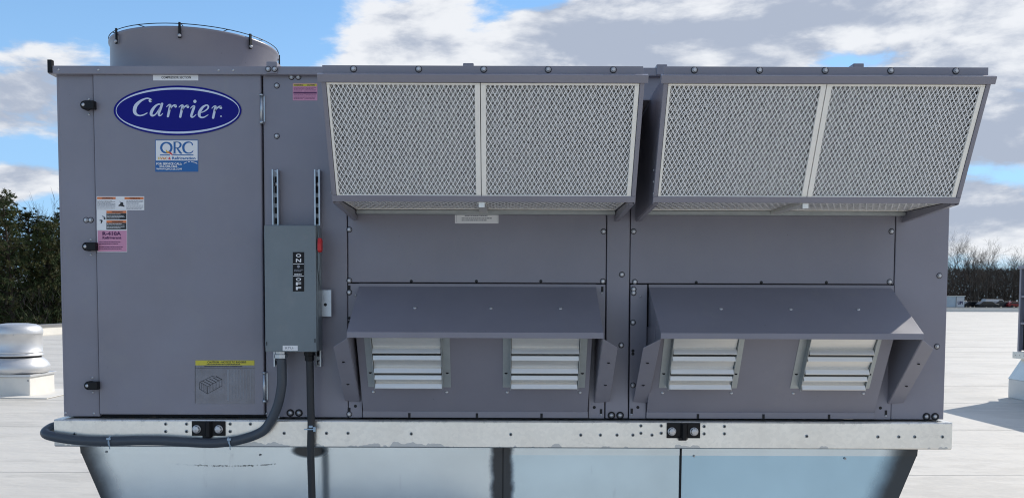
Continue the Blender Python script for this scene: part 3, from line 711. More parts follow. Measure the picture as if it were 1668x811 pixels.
relief_hood(-.712, .455, [(-.657, -.254), (-.003, .397)],
            dict(holes=(-.42, -.06, .27), plate=(-.694, .418), slots=(-.465, -.13, .19),
                 sides=[((-.767, -.70), [('slot', 569, 469), ('bolt', 569, 476), ('pin', 579, 481), ('hole', 569, 518), ('hole', 569, 524), ('pin', 570, 541), ('hole', 579, 661), ('slot', 569, 668), ('bolt', 569, 674)]),
                        ((.424, .502), [('slot', 981, 471), ('pin', 980, 477), ('pin', 971, 483), ('hole', 968, 663), ('slot', 979, 670), ('pin', 979, 675)])]),
            'left relief hood with sloping visor over two dampers')
relief_hood(.715, 1.91, [(.757, 1.137), (1.396, 1.782)],
            dict(holes=(1.03, 1.36, 1.68), plate=(.712, 1.838), slots=(.965, 1.29, 1.615),
                 sides=[((.626, .708), [('bolt', 1032, 471), ('bolt', 1032, 477), ('pin', 1043, 483), ('bolt', 1031, 525), ('hole', 1031, 571), ('hole', 1031, 576), ('bolt', 1031, 627), ('hole', 1039, 663), ('slot', 1029, 669), ('pin', 1029, 675)]),
                        ((1.842, 1.924), [('slot', 1449, 473), ('bolt', 1448, 478), ('hole', 1434, 664), ('slot', 1443, 672), ('pin', 1443, 677)])]),
            'right relief hood with sloping visor over two dampers')

# ---- base rail with lifting brackets
RX = 2.209
b = MB(); b.prism([(-RX, -.045, 1.062), (-RX, -.05, 1.055), (-RX, -.05, .932), (-RX, -.042, .927), (-RX, .06, .927), (-RX, .06, 1.062)], (2 * RX, 0, 0))
rail = put(b, 'base_rail', M['galv_rail'], unit, .002)
put(MB().box(-RX + .003, RX - .003, DEEP - .06, DEEP + .045, .927, 1.062), 'base_rail', M['galv'], unit, .002)
for x in (-RX, RX - .05): put(MB().box(x + .002, x + .048, .0605, DEEP - .0605, .928, 1.061), 'base_rail', M['galv'], unit, .002)
RS = [(122, 706), (270, 690), (270, 702), (304, 690), (304, 702), (375, 690), (375, 702), (408, 690), (463, 705), (532, 705), (567, 705), (670, 706), (832, 707), (946, 708), (978, 708), (1005, 708), (1031, 708),
      (1044, 693), (1044, 705), (1062, 708), (1077, 693), (1077, 705), (1147, 694), (1147, 706), (1180, 694), (1180, 706), (1314, 710), (1430, 711), (1464, 711), (1490, 711), (1535, 711)]
fasten(rail, 'rivet', RS, .05)
for (x0, y0, x1, y1) in ((313, 685, 367.5, 709), (1086, 688, 1140, 713)):
    a, c_ = P(x0, y0, .05), P(x1, y1, .05); w = c_.x - a.x; m = MB()
    m.box(a.x, c_.x, -.058, -.0505, c_.z, a.z)
    m.prism([(a.x + w * .40, -.0585, c_.z - .006), (a.x + w * .46, -.078, c_.z - .006), (a.x + w * .56, -.078, c_.z - .006), (a.x + w * .63, -.0585, c_.z - .006)], (0, 0, a.z - c_.z + .004))
    m.box(a.x + w * .34, a.x + w * .58, -.070, -.0586, c_.z - .010, c_.z + .006)
    lb = put(m, 'lifting_bracket', M['black'], rail, .002)
    for q in (.15, .81):
        h_ = MB(); h_.ring([(.021, 0), (.021, .004), (.0165, .0045)], 18, (a.x + w * q, -.058, (a.z + c_.z) / 2 - .004), 'Y'); h_.ring([(.0165, .0045), (.0155, .014), (.0001, .016)], 6, (a.x + w * q, -.058, (a.z + c_.z) / 2 - .004), 'Y', 0, False)
        put(h_, 'bolt', M['screw'], lb)

# ---- printed labels
D_OUT = .0122
badge = Print(D_OUT); bm = [M['badge_blue'], M['badge_white']]
CX, CY, AX, AY = 289.5, 180.5, 104, 40.5
N_ = 96; ov = [badge.pt(CX + AX * math.cos(2 * math.pi * i / N_), CY - AY * math.sin(2 * math.pi * i / N_), 0) for i in range(N_)]
badge.prism(ov, (0, -.003, 0), 0)
badge.out = D_OUT + .003
badge.oval_ring(CX, CY, AX - 3.2, AY - 3.0, 1.0, 3.3, 1, 1)
def bf(x, y): return 180 + x / 7.582, 135 + y / 7.582
def S(*pts): badge.stroke(pts, 1, 1, bf)
def Dt(x, y, r): badge.dot(x, y, r, 1, 1, bf)
S((505, 222, 9), (495, 205, 9), (465, 195, 8), (428, 199, 9), (372, 227, 14), (318, 278, 21), (298, 335, 22), (308, 380, 18), (350, 406, 9), (402, 400, 8), (452, 376, 6)); Dt(493, 222, 22)
S((632, 276, 7), (598, 266, 8), (555, 290, 13), (516, 340, 18), (502, 388, 17), (524, 408, 11), (562, 385, 7), (608, 315, 6))
S((638, 262, 14), (622, 312, 15), (598, 378, 15), (604, 406, 10), (624, 402, 6), (646, 380, 4))
def small_r(x, y):
    S((x, y + 27, 4), (x + 22, y + 6, 7), (x + 42, y + 3, 12), (x + 44, y + 18, 15), (x + 32, y + 70, 15), (x + 16, y + 143, 14))
    S((x + 36, y + 68, 6), (x + 62, y + 28, 8), (x + 92, y + 6, 9), (x + 112, y + 6, 9)); Dt(x + 110, y + 20, 17)
small_r(694, 272); small_r(846, 278); small_r(1252, 290)
S((988, 318, 4), (1008, 298, 7), (1030, 292, 13), (1030, 310, 15), (1008, 375, 15), (998, 412, 14), (1012, 426, 9), (1034, 416, 6), (1056, 394, 4)); Dt(1043, 232, 20)
S((1112, 372, 5), (1158, 354, 7), (1200, 322, 9), (1208, 292, 10), (1186, 278, 8), (1142, 302, 14), (1106, 352, 18), (1096, 398, 17), (1114, 426, 11), (1152, 428, 8), (1206, 398, 4))
Dt(1365, 415, 9)
put(badge, 'badge', bm, door, 0, 'blue oval maker badge with white script lettering')

q = Print(D_OUT); qm = [M['white'], M['qblue'], M['qred'], M['qorange'], M['qyellow']]
q.slab(253, 228, 323, 280, 1); q.rect(254, 229.2, 322, 261.8, 0, 2)
def qf(x, y): return 230 + x / 11.58, 220 + y / 11.58
def QS(*pts, m=1, lay=3, caps=True): q.stroke(pts, m, lay, qf, caps=caps)
QS(*[(477 + 97 * math.cos(t), 242 + 96 * math.sin(t), 13 + 8 * abs(math.cos(t))) for t in [i * math.pi / 12 for i in range(25)]], caps=False)
QS((632, 138, 19), (632, 345, 19), caps=False); q.rect(*qf(606, 130), *qf(665, 138), 1, 3); q.rect(*qf(600, 347), *qf(668, 355), 1, 3)
QS((640, 138, 8), (700, 138, 9), (736, 160, 16), (746, 190, 19), (732, 225, 16), (700, 246, 9), (645, 250, 8), caps=False)
QS((680, 250, 14), (715, 300, 17), (745, 340, 17), (775, 350, 6), caps=False)
QS((968, 188, 12), (958, 160, 10), (930, 142, 10), (890, 138, 12), (840, 155, 18), (803, 200, 22), (798, 250, 22), (812, 300, 20), (850, 335, 15), (900, 346, 10), (945, 336, 10), (980, 305, 8))
QS((478, 290, 6), (488, 318, 15), (514, 332, 17), m=4, lay=4); QS((512, 330, 17), (545, 340, 16), (562, 352, 14), m=3, lay=4.4); QS((550, 343, 16), (572, 358, 13), (590, 380, 6), m=2, lay=4.8)
q.rect(*qf(357, 371), *qf(545, 389), 1, 3); q.rect(*qf(590, 371), *qf(987, 389), 1, 3)
for ch, x0, x1, mm in (('H', 322, 362, 4), ('V', 362, 412, 3), ('A', 408, 452, 3), ('C', 450, 498, 3), ('&', 513, 564, 2)): q.text(ch, *qf(x0, 418), *qf(x1, 468), mm, 3, .035)
q.text('Refrigeration', *qf(585, 413), *qf(1027, 482), 1, 3, .03)
q.text('FOR SERVICE CALL:', *qf(288, 524), *qf(770, 566), 0, 3, .04); q.text('336-278-1866', *qf(346, 577), *qf(684, 614), 0, 3, .04); q.text('WWW.QRC123.COM', *qf(286, 624), *qf(768, 666), 0, 3, .04)
arc_t = [(810, 540), (835, 528), (862, 518), (890, 511), (920, 507), (950, 507), (980, 512), (1010, 519), (1040, 530), (1060, 541)]
for i in range(len(arc_t) - 1):
    if i in (2, 4): continue
    QS((arc_t[i][0], arc_t[i][1], 6), (arc_t[i + 1][0] - 5, arc_t[i + 1][1], 6), m=0)
put(q, 'service_sign', qm, door, 0, 'small blue and white service sign reading QRC')

q = Print(D_OUT); q.slab(249.5, 122.5, 323, 131.5, 0); q.text('COMPRESSOR SECTION', 263, 124.6, 311, 128.6, 1, 2, .02); put(q, 'section_label', [M['white'], M['black_ink']], door)
# warning labels left edge of the door
wmats = [M['white'], M['orange'], M['black_ink'], M['grey_ink']]
q = Print(D_OUT); q.slab(157.5, 319.8, 235, 342.4, 0)
q.rect(158.3, 321, 188.5, 324.6, 1, 2); q.rect(203, 321.2, 234, 325, 1, 2)
q.text('WARNING', 166, 321.8, 184, 324.2, 2, 3, .03); q.text('WARNING', 211, 322, 228, 324.4, 2, 3, .03)
q.lines(158.6, 326, 188, 340.5, 8, 3, 2, .42, 3); q.lines(206, 326.5, 233.5, 341, 8, 3, 2, .42, 5)
q.dot(198.5, 332, 2.6, 2, 2); q.stroke([(194, 335, 1), (198, 334, 2), (202, 336, 1)], 2, 2); q.stroke([(195, 328, .4), (197, 330, .5)], 3, 2)
put(q, 'warning_label', wmats, door)
q = Print(D_OUT + .0001); q.slab(157.8, 342.6, 207.2, 374.8, 0)
for y in (343.4, 359.2):
    q.rect(173.5, y, 206, y + 3.8, 1, 2); q.rect(173.5, y + 4, 206, y + 14.4, 2, 2); q.lines(174.3, y + 4.6, 203, y + 13.6, 4, 0, 3, .30, int(y)); q.text('WARNING', 182, y + .7, 200, y + 3.2, 2, 3, .03)
q.stroke([(163, 359, .8), (166, 359.5, 1.2), (165, 363, 1)], 2, 2); q.dot(170.5, 356, 1.6, 2, 2); q.stroke([(167, 352, .7), (170, 354, 1.2)], 3, 2)
put(q, 'warning_label', wmats, door)
q = Print(D_OUT + .0001); q.slab(158.4, 375, 207.2, 410.4, 1); q.rect(159.2, 375.6, 206.6, 409.7, 0, 2)
q.text('R-410A', 167, 377.4, 197.5, 383.6, 2, 3, .045); q.text('Refrigerant', 167.2, 385, 198, 390.5, 2, 3, .04)
q.lines(162, 393, 197, 398.6, 2, 2, 3, .42, 2); q.lines(162, 401, 200, 406.6, 2, 2, 3, .42, 9)
put(q, 'refrigerant_label', [M['pink'], M['white'], M['purple_ink']], door)
# caution plate, lower right of the door
q = Print(D_OUT); q.slab(317.5, 586, 415, 657.5, 0, .0004); q.rect(318.5, 586.6, 414.5, 594.6, 1, 2)
q.text('CAUTION - NOTICE TO RIGGERS', 338, 587.8, 401, 591, 2, 3, .03); q.lines(337, 592, 396, 594, 1, 2, 3, .6, 4); q.lines(333, 595.4, 400, 597.4, 1, 2, 3, .6, 8)
q.rect(317.8, 598.6, 415, 599.2, 2, 2); q.rect(317.6, 594.6, 318.3, 656, 2, 2)
def ln(*p, w=.35, m=2): q.stroke([(x, y, w) for x, y in p], m, 2, n=1, caps=False)
ln((325, 633), (338, 641), (361.5, 628), (361.5, 617)); ln((325, 633), (325.5, 622)); ln((338, 641), (338.5, 629)); ln((325.5, 622), (338.5, 629), (361.5, 617), (346, 612), (325.5, 622))
for i in range(5): ln((330 + i * 5.5, 620 - i * 1.9), (343 + i * 4.6, 626.5 - i * 2.2), w=.5)
for i in range(4): ln((328 + i * 3, 624 + i * 1.6), (328 + i * 3, 634.8 + i * 1.7), w=.25); ln((342 + i * 5, 627 - i * 2.5), (342 + i * 5, 638 - i * 2.6), w=.25)
for i, x in enumerate((370, 378, 382.5, 387, 391.5, 396.5, 401, 408)):
    q.rect(x, 602, x + (3.2 if i == 0 else .9), 652 - (i % 3) * 2, 3, 2)
put(q, 'rigging_plate', [M['clear'], M['yellow'], M['black_ink'], M['grey_ink']], door)
# pink label on the control panel
q = Print(.0002); q.slab(477, 136, 517, 164, 0); q.rect(478, 137, 516, 141, 2, 2); q.text('WARNING', 479, 137.7, 494, 140.4, 1, 3, .03); q.text('CAUTION', 500, 137.7, 513, 140.4, 1, 3, .03)
q.rect(478, 150.3, 516, 153, 1, 2); q.rect(496.6, 141, 497.1, 163, 1, 2)
for x in (478.5, 498): q.lines(x, 142, x + 17, 150, 4, 1, 3, .25, int(x)); q.lines(x, 154, x + 17, 162.5, 4, 1, 3, .25, int(x) + 2)
put(q, 'warning_label', [M['pink'], M['purple_ink'], M['yellow']], side)
q = Print(-.0018); q.slab(741, 344, 812, 364, 0); q.rect(743, 349, 743.4, 362.5, 1, 2); q.rect(809.6, 349, 810, 362.5, 1, 2); q.lines(757, 350.2, 796, 353, 1, 1, 2, .55, 1); q.lines(752, 354, 801, 360.5, 2, 1, 2, .5, 2)
put(q, 'notice_label', [M['white'], M['grey_ink']], up1)

# ================================================================== disconnect switch, struts, conduits
def strut(px0, px1, label):
    a, c_ = P(px0, 276, .041), P(px1, 597, .041); w = c_.x - a.x
    t = thing('strut_channel', ((a.x + c_.x) / 2, -.02, c_.z), label, 'strut channel', 'strut channels bolted behind the switch box')
    m = MB(); prof = [(0, 0), (w, 0), (w, -.041), (w - .0065, -.041), (w - .0065, -.034), (w - .003, -.034), (w - .003, -.003), (.003, -.003), (.003, -.034), (.0065, -.034), (.0065, -.041), (0, -.041)]
    m.prism([(a.x + x, y - .0005, c_.z) for x, y in prof], (0, 0, a.z - c_.z)); put(m, 'channel', M['galv_strut'], t)
    z = a.z - .045
    while z > c_.z + .02:
        if z > P(450, 372).z or z < P(450, 572).z:
            put(MB().box(a.x + w / 2 - .011, a.x + w / 2 + .011, -.0052, -.0038, z - .015, z + .015), 'slot', M['hole'], t)
        z -= .05
    for zz in (P(450, 301).z, P(450, 590).z): place('bolt', ME['bolt'], t, (a.x + w / 2, -.0055, zz))
    return t
strut(442.5, 456, 'slotted zinc strut channel behind the switch box, nearer the blue badge')
strut(511.5, 523, 'slotted zinc strut channel behind the switch box, nearer the left hood')
BO = .155
A_, B_ = P(430, 367, BO), P(518, 573, BO)
bxr = B_.x
sw = thing('disconnect_switch', ((A_.x + bxr) / 2, -.1, B_.z), 'grey green disconnect switch box with red handle and ON OFF plate', 'switch box')
bx0, bx1, bz0, bz1 = A_.x, bxr, B_.z, A_.z
m = MB(); m.box(bx0 + .004, bx1 - .002, -BO + .02, -.0425, bz0 + .003, bz1 - .003); encl = put(m, 'enclosure', M['box'], sw, .004)
m = MB(); m.box(bx0, bx1 - .006, -BO, -BO + .019, bz0, bz1); m.box(bx0, bx1 + .002, -BO + .0205, -BO + .03, bz1 - .0028, bz1 + .004); lid = put(m, 'lid', M['box'], sw, .006)
for z in (bz0 + .04, bz1 - .045):
    put(MB().box(bx0 - .006, bx0 + .0035, -BO + .021, -BO + .033, z - .02, z + .02), 'hinge', M['box'], lid, .001)
put(MB().box(bx1 - .016, bx1 - .012, -BO - .002, -BO - .0002, bz0 + .045, bz0 + .063), 'catch', M['black'], lid)
put(MB().box(bx0 + .006, bx0 + .009, -BO - .002, -BO - .0002, bz0 + .03, bz0 + .048), 'catch', M['black'], lid)
q = Print(BO + .0002); q.slab(477, 410.5, 495.5, 474.5, 0); q.out += .0006
for (y0, y1, txt) in ((412, 428, 'ON'), (451, 473, 'OFF')):
    n_ = len(txt); h_ = (y1 - y0) / n_
    for i, ch in enumerate(txt): q.text(ch, 482, y0 + i * h_ + 1.2, 490.6, y0 + (i + 1) * h_ - .9, 1, 1, .03)
q.rect(477.6, 429.3, 495, 430.2, 1, 1); q.rect(477.6, 449.2, 495, 450.1, 1, 1); q.dot(486.2, 434, 2.4, 2, 1); q.lines(479, 438, 494, 443, 2, 2, 1, .4, 6); q.lines(479.5, 445, 493, 448.5, 1, 1, 1, .5, 11)
put(q, 'switch_plate', [M['black'], M['white'], M['grey_ink']], lid)
q = Print(BO + .0002); q.slab(460.5, 562.5, 485, 571, 0); q.text('RTU-', 465, 564.8, 479, 568.6, 1, 2); put(q, 'tag_label', [M['white'], M['grey_ink']], lid)
# handle on the right flank
hz1, hz0 = P(518, 387, BO).z, P(518, 411, BO).z; m = MB()
m.prism([(bx1 + .001, -BO + .035, hz1 - .01), (bx1 + .001, -BO + .006, hz1), (bx1 + .001, -BO - .004, hz1 - .03), (bx1 + .001, -BO - .004, hz0 + .008), (bx1 + .001, -BO + .008, hz0), (bx1 + .001, -BO + .034, hz0 + .01)], (.019, 0, 0)); put(m, 'handle', M['red'], sw, .004)
m = MB(); zp = P(518, 440, BO).z
m.prism([(bx1 + .0002, -BO + .05, hz1 + .06), (bx1 + .0002, -BO + .03, hz1 + .06), (bx1 + .0002, -BO + .01, hz1 - .02), (bx1 + .0002, -BO + .012, zp), (bx1 + .0002, -BO + .05, zp - .07), (bx1 + .0002, -BO + .07, zp)], (.004, 0, 0))
m.tube([(bx1 + .004, -BO + .02, hz0 + .006), (bx1 + .006, -BO + .025, zp), (bx1 + .005, -BO + .055, zp - .06)], .004, 6); put(m, 'handle_mechanism', M['box'], sw, .001)
t0, t1 = P(524, 472, .043), P(540, 515.5, .043)
m = MB(); m.box(t0.x - .02, t1.x, -.0465, -.0428, t1.z, t0.z); tb = put(m, 'mounting_tab', M['galv_strut'], sw, .001); hp = P(530, 496, .047); place('hole', ME['hole'], tb, hp)

def smooth_path(pts, n=10):
    q_ = [pts[0]] + list(pts) + [pts[-1]]; out = []
    for i in range(1, len(q_) - 2):
        p0, p1, p2, p3 = (Vector(v) for v in q_[i - 1:i + 3])
        for k_ in range(n):
            t = k_ / n; out.append(.5 * (2 * p1 + (p2 - p0) * t + (2 * p0 - 5 * p1 + 4 * p2 - p3) * t * t + (3 * p1 - p0 - 3 * p2 + p3) * t ** 3))
    out.append(Vector(pts[-1])); return out
def tie_at(parent, c_, r, axis, tail=None):
    m = MB(); ring = []
    ax = Vector(axis).normalized(); u_ = ax.orthogonal().normalized(); w_ = ax.cross(u_)
    m.tube([c_ + (u_ * math.cos(k_ * math.pi / 10) + w_ * math.sin(k_ * math.pi / 10)) * (r + .001) for k_ in range(21)], .003, 6, cap=False)
    m.box(c_.x - .006, c_.x + .012, c_.y - r - .008, c_.y - r - .0005, c_.z + r * .45, c_.z + r * .45 + .010)
    if tail: m.tube([(c_.x + .004, c_.y - r - .004, c_.z + r * .4), (c_.x + .006, c_.y - r - .006, c_.z - r * .3), (c_.x + .008, c_.y - r - .004, c_.z - tail)], .0022, 5)
    return put(m, 'cable_tie', M['tie'], parent)
RC = .0235; YC = -.05 - RC - .003
pts = [P(458, 575, .105), P(459, 600, .105), P(458.5, 630, .10), P(451, 664, .09)] + [P(*q_, .078) for q_ in ((436, 693), (420, 706), (390, 716), (360, 720.5), (330, 721), (270, 717.5), (225, 717), (180, 718), (135, 717), (100, 713))]
pts += [Vector((-2.245, -.055, P(84, 707, .06).z)), Vector((-2.262, .0, P(84, 702, .06).z)), Vector((-2.250, .10, P(84, 699, .06).z)), Vector((-2.236, .5, 1.0)), Vector((-2.236, 1.2, .985)), Vector((-2.236, 1.6, .98))]
c1 = thing('flexible_conduit', (P(458, 575, .1).x, -.1, .93), 'dark grey flexible conduit swooping from the switch box along the rail to the left end', 'conduit', 'dark conduits under the switch box')
sp_ = smooth_path(pts); m = MB(); m.tube(sp_, RC, 16); put(m, 'jacket', M['conduit'], c1)
top = P(458, 575, .105); m = MB(); m.ring([(.001, .0), (.030, .0), (.030, -.014), (.034, -.016), (.034, -.034), (.027, -.036)], 8, (top.x, top.y, B_.z + .001), 'Z', 0, False); put(m, 'fitting', M['galv_strut'], c1, .001)
def nearest(x): return min(sp_[20:], key=lambda v: abs(v.x - x) + (9 if v.y > -.05 else 0))
for px in (181, 375):
    c_ = nearest(P(px, 716, .078).x); tie_at(c1, c_, RC, (1, 0, -.05 if px < 200 else .3), .035)
RC2 = .0185
pt2 = [P(504, 573, .105), P(505, 600, .10), P(506, 660, .085), P(507, 690, .075)] + [Vector((P(506, 740, .075).x, -.073, .90)), Vector((P(506, 740, .075).x + .004, -.065, .6)), Vector((P(506, 740, .075).x, -.06, .25)), Vector((P(506, 740, .075).x, -.06, .01))]
c2 = thing('flexible_conduit', (pt2[-1].x, -.06, 0), 'dark conduit dropping straight from the switch box past the rail and curb', 'conduit', 'dark conduits under the switch box')
sp2 = smooth_path(pt2); m = MB(); m.tube(sp2, RC2, 14); put(m, 'jacket', M['conduit_dark'], c2)
m = MB(); m.ring([(.001, .0), (.027, .0), (.027, -.02), (.023, -.022), (.023, -.045), (.019, -.047)], 8, (pt2[0].x, pt2[0].y, B_.z + .001), 'Z', 0, False); put(m, 'fitting', M['black'], c2, .001)
c_ = min(sp2, key=lambda v: abs(v.z - P(505, 696, .075).z)); o_ = tie_at(c2, c_, RC2, (0, 0, 1))
m = MB(); m.box(c_.x - RC2 - .012, c_.x + RC2 + .006, c_.y - RC2 - .004, c_.y - RC2 - .0005, c_.z - .003, c_.z + .003); m.box(c_.x + RC2 - .002, c_.x + RC2 + .008, c_.y - RC2 - .012, c_.y - RC2 + .004, c_.z - .01, c_.z + .012); put(m, 'cable_tie', M['tie'], c2)

# ================================================================== roof curb under the unit
curb = thing('roof_curb', (0, 1.15, 0), 'galvanised sheet metal adapter curb tapering inwards below the grey unit', 'curb')
def ring_pts(xl, xr, yf, yb, z): return [(xl, yf, z), (xr, yf, z), (xr, yb, z), (xl, yb, z)]
L0 = ring_pts(-2.155, 2.112, .10, 2.28, .926); L1 = ring_pts(-2.150, 2.108, .10, 2.28, .872); L2 = ring_pts(-2.00, 1.965, .106, 2.19, .50); L3 = ring_pts(-1.995, 1.96, .106, 2.185, 0.0)
seam_x = P(1107, 760, -.12).x
def curb_panel(pa, pb, name='panel', mt='curb'):
    m = MB(); m.prism([pa[0], pa[1], pb[1], pb[0]], (0, .003, 0)); return put(m, name, M[mt], curb)
def lerp(a, c_, t): return tuple(a[i] + (c_[i] - a[i]) * t for i in range(3))
def cut(Lv, x): t = (x - Lv[0][0]) / (Lv[1][0] - Lv[0][0]); return lerp(Lv[0], Lv[1], t)
for (xa, xb) in ((None, -.002), (.002, seam_x - .004), (seam_x + .004, None)):
    def seg(Lv): return (Lv[0] if xa is None else cut(Lv, xa), Lv[1] if xb is None else cut(Lv, xb))
    a, c_, d_, e_ = seg(L0), seg(L1), seg(L2), seg(L3)
    top_f = [Vector(v) + Vector((0, -.004, 0)) for v in a], [Vector(v) + Vector((0, -.004, -.003)) for v in c_]
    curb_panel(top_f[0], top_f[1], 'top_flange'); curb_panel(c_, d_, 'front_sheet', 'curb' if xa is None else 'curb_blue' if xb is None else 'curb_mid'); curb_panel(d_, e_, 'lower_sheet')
m = MB()
m.tube([Vector(cut(L0, seam_x)) + Vector((0, -.008, -.012)), Vector(cut(L1, seam_x)) + Vector((0, -.008, 0)), Vector(cut(L2, seam_x)) + Vector((0, -.008, 0)), Vector(cut(L3, seam_x)) + Vector((0, -.008, 0))], .005, 6); put(m, 'seam', M['hole'], curb)
for i, nm in ((1, 'end_sheet'), (2, 'rear_sheet'), (3, 'end_sheet')):
    j = (i + 1) % 4
    for A2, B2 in ((L0, L1), (L1, L2), (L2, L3)):
        m = MB(); m.add([A2[i], A2[j], B2[j], B2[i]], [(3, 2, 1, 0)]); put(m, nm, M['curb'], curb)
for px, py in ((174, 735), (424, 740), (1130, 742), (1376, 746)): q_ = P(px, py, -.1); place('screw', ME['pin'], curb, (q_.x, .093, q_.z))
m = MB(); m.prism([(-2.05, .04, .006), (2.02, .04, .006), (2.02, .10, .05), (-2.05, .10, .05)], (0, .003, 0)); put(m, 'base_flashing', M['white_metal'], curb)

# ================================================================== roof exhaust fan on the left
ec = Vector((-8.47, 11.1, 0))
ef = thing('exhaust_fan', ec, 'round spun aluminium exhaust fan on a white square curb at the left', 'exhaust fan')
m = MB(); m.box(ec.x - .42, ec.x + .42, ec.y - .42, ec.y + .42, .0, .33); cb = put(m, 'curb', M['white_metal'], ef, .015)
m = MB(); m.box(ec.x - .45, ec.x + .45, ec.y - .45, ec.y + .45, .331, .37); put(m, 'curb_cap', M['alum'], ef, .004)
m = MB(); m.prism([(ec.x - .85, ec.y - .75, .006), (ec.x + .9, ec.y - .8, .006), (ec.x + .85, ec.y + .8, .006), (ec.x - .85, ec.y + .8, .006)], (0, 0, .012)); put(m, 'flashing_patch', M['white_metal'], ef, .004)
m = MB(); m.ring([(.40, .371), (.475, .38), (.51, .43), (.505, .50), (.46, .575), (.40, .625), (.385, .64)], 56, (ec.x, ec.y, 0)); put(m, 'skirt', M['alum'], ef)
m = MB(); m.ring([(.37, .60), (.37, .672)], 48, (ec.x, ec.y, 0)); put(m, 'vent_gap', M['core'], ef)
m = MB(); m.ring([(.36, .672), (.405, .672), (.41, .69), (.392, .70), (.392, 1.055), (.40, 1.06)], 56, (ec.x, ec.y, 0)); bd = put(m, 'housing', M['alum'], ef)
m = MB(); m.ring([(.404, 1.058), (.404, 1.075), (.398, 1.12), (.37, 1.175), (.30, 1.215), (.18, 1.232), (.0005, 1.236)], 56, (ec.x, ec.y, 0)); put(m, 'dome', M['alum'], ef)
m = MB(); m.ring([(.3925, .72), (.396, .722), (.396, .745), (.3925, .747)], 56, (ec.x, ec.y, 0)); put(m, 'band', M['alum'], ef)
for a_ in (-120, -70, -20, 30, 80, 130, 180):
    t = R(a_)
    for z in (.70, 1.04):
        place('screw', ME['screw'], bd, (ec.x + .394 * math.cos(t), ec.y + .394 * math.sin(t), z), (0, 0, t + R(90)))
m = MB(); m.box(ec.x + .395, ec.x + .398, ec.y - .005, ec.y + .012, .70, 1.055); 
for x in (-.41, .41): place('screw', ME['bolt'], cb, (ec.x + x * .95, ec.y - .4205, .27))

# ================================================================== neighbouring unit at the right edge
nx, ny = 8.9, 11.0           # its rear left corner
nb = thing('rooftop_unit', (nx + 2.6, ny - 1.1, .69), 'second rooftop unit cut off by the right photo edge, on a sloped metal curb', 'rooftop unit')
put(MB().box(nx + .06, nx + 5.1, ny - 2.2, ny - .06, .83, 2.20), 'cabinet', M['core'], nb)
for (x, y) in ((nx, ny - .05), (nx, ny - 2.25), (nx + 5.1, ny - .05), (nx + 5.1, ny - 2.25)): put(MB().box(x, x + .05, y, y + .05, .81, 2.23), 'corner_post', M['paint'], nb, .003)
put(MB().box(nx - .02, nx + 5.17, ny - 2.27, ny + .02, 2.232, 2.28), 'roof_cap', M['paint'], nb, .003)
put(MB().box(nx + .052, nx + 5.098, ny - .055, ny - .02, .83, 2.23), 'rear_panel', M['paint'], nb, .003)
put(MB().box(nx + .052, nx + 5.098, ny - 2.23, ny - 2.205, .83, 2.23), 'front_panel', M['paint'], nb, .003)
for z in (1.28, 1.74): put(MB().box(nx + .01, nx + .045, ny - 2.198, ny - .052, z, z + .035), 'coil_rail', M['paint'], nb, .002)
for i in range(42): put(MB().box(nx + .048, nx + .056, ny - 2.18 + i * .05, ny - 2.176 + i * .05, .84, 2.22), 'coil_fin', M['galv_strut'], nb)
rl = put(MB().box(nx - .05, nx + 5.2, ny - 2.3, ny + .05, .69, .806), 'base_rail', M['galv'], nb, .003)
for i in range(5): place('hole', ME['hole'], rl, (nx - .0505, ny - .05 - .12 * i, .75), (0, 0, R(-90)))
m = MB(); lo = [(nx - .09, ny + .09, .33), (nx + 5.3, ny + .09, .33), (nx + 5.3, ny - 2.35, .33), (nx - .09, ny - 2.35, .33)]; hi = [(nx + .06, ny - .04, .688), (nx + 5.1, ny - .04, .688), (nx + 5.1, ny - 2.2, .688), (nx + .06, ny - 2.2, .688)]
for i in range(4):
    j = (i + 1) % 4; m = MB(); m.add([lo[i], lo[j], hi[j], hi[i]], [(0, 1, 2, 3)]); put(m, 'adapter_sheet', M['galv'], nb)
put(MB().box(nx - .085, nx + 5.295, ny - 2.345, ny + .085, .0, .329), 'curb', M['white_metal'], nb, .01)

# ================================================================== trees
def rot_about(v, axis, a): return Matrix.Rotation(a, 3, axis) @ v
def bare_mesh(seed, h, levels=3, spread=.55, kids=(9, 6, 5), r0=.16, sides=3):
    rnd = random.Random(seed); tr = MB(); tw = MB()
    def grow(p, d, L, r, lev):
        n = 5 if lev == 0 else 3; path = [p]; rr = [r]; q = p
        for i in range(n):
            d = (d + Vector((rnd.gauss(0, 1), rnd.gauss(0, 1), rnd.gauss(0, .6))) * (.05 if lev == 0 else .16) + Vector((0, 0, .06 * lev))).normalized()
            q = q + d * (L / n); path.append(q); rr.append(r * (1 - .8 * (i + 1) / n) + .006)
        (tr if lev == 0 else tw).tube(path, rr, 6 if lev == 0 else sides, cap=False)
        if lev >= levels: return
        for k_ in range(kids[lev]):
            t = (.28 if lev == 0 else .2) + (.98 - .25) * (k_ + rnd.random() * .8) / kids[lev]; t = min(t, .99)
            i = min(int(t * n), n - 1); pp = path[i].lerp(path[i + 1], t * n - i)
            ax = d.orthogonal().normalized(); ax = rot_about(ax, d, rnd.random() * 6.283)
            nd = rot_about(d, ax, spread * (.7 + rnd.random() * .7))
            grow(pp, nd, L * (.50 - .18 * t if lev == 0 else .55) * (.8 + rnd.random() * .4), max(.010, rr[i] * .45), lev + 1)
    grow(Vector((0, 0, 0)), Vector((0, 0, 1)), h, r0, 0)
    return tr, tw
bare = []
for sdn in range(4):
    tr, tw = bare_mesh(20 + sdn, 15 + sdn, 3, .62, (13, 7, 6), .20)
    bare.append((mesh_of(tr, 'trunk', [M['bark']]), mesh_of(tw, 'crown', [M['twig']])))
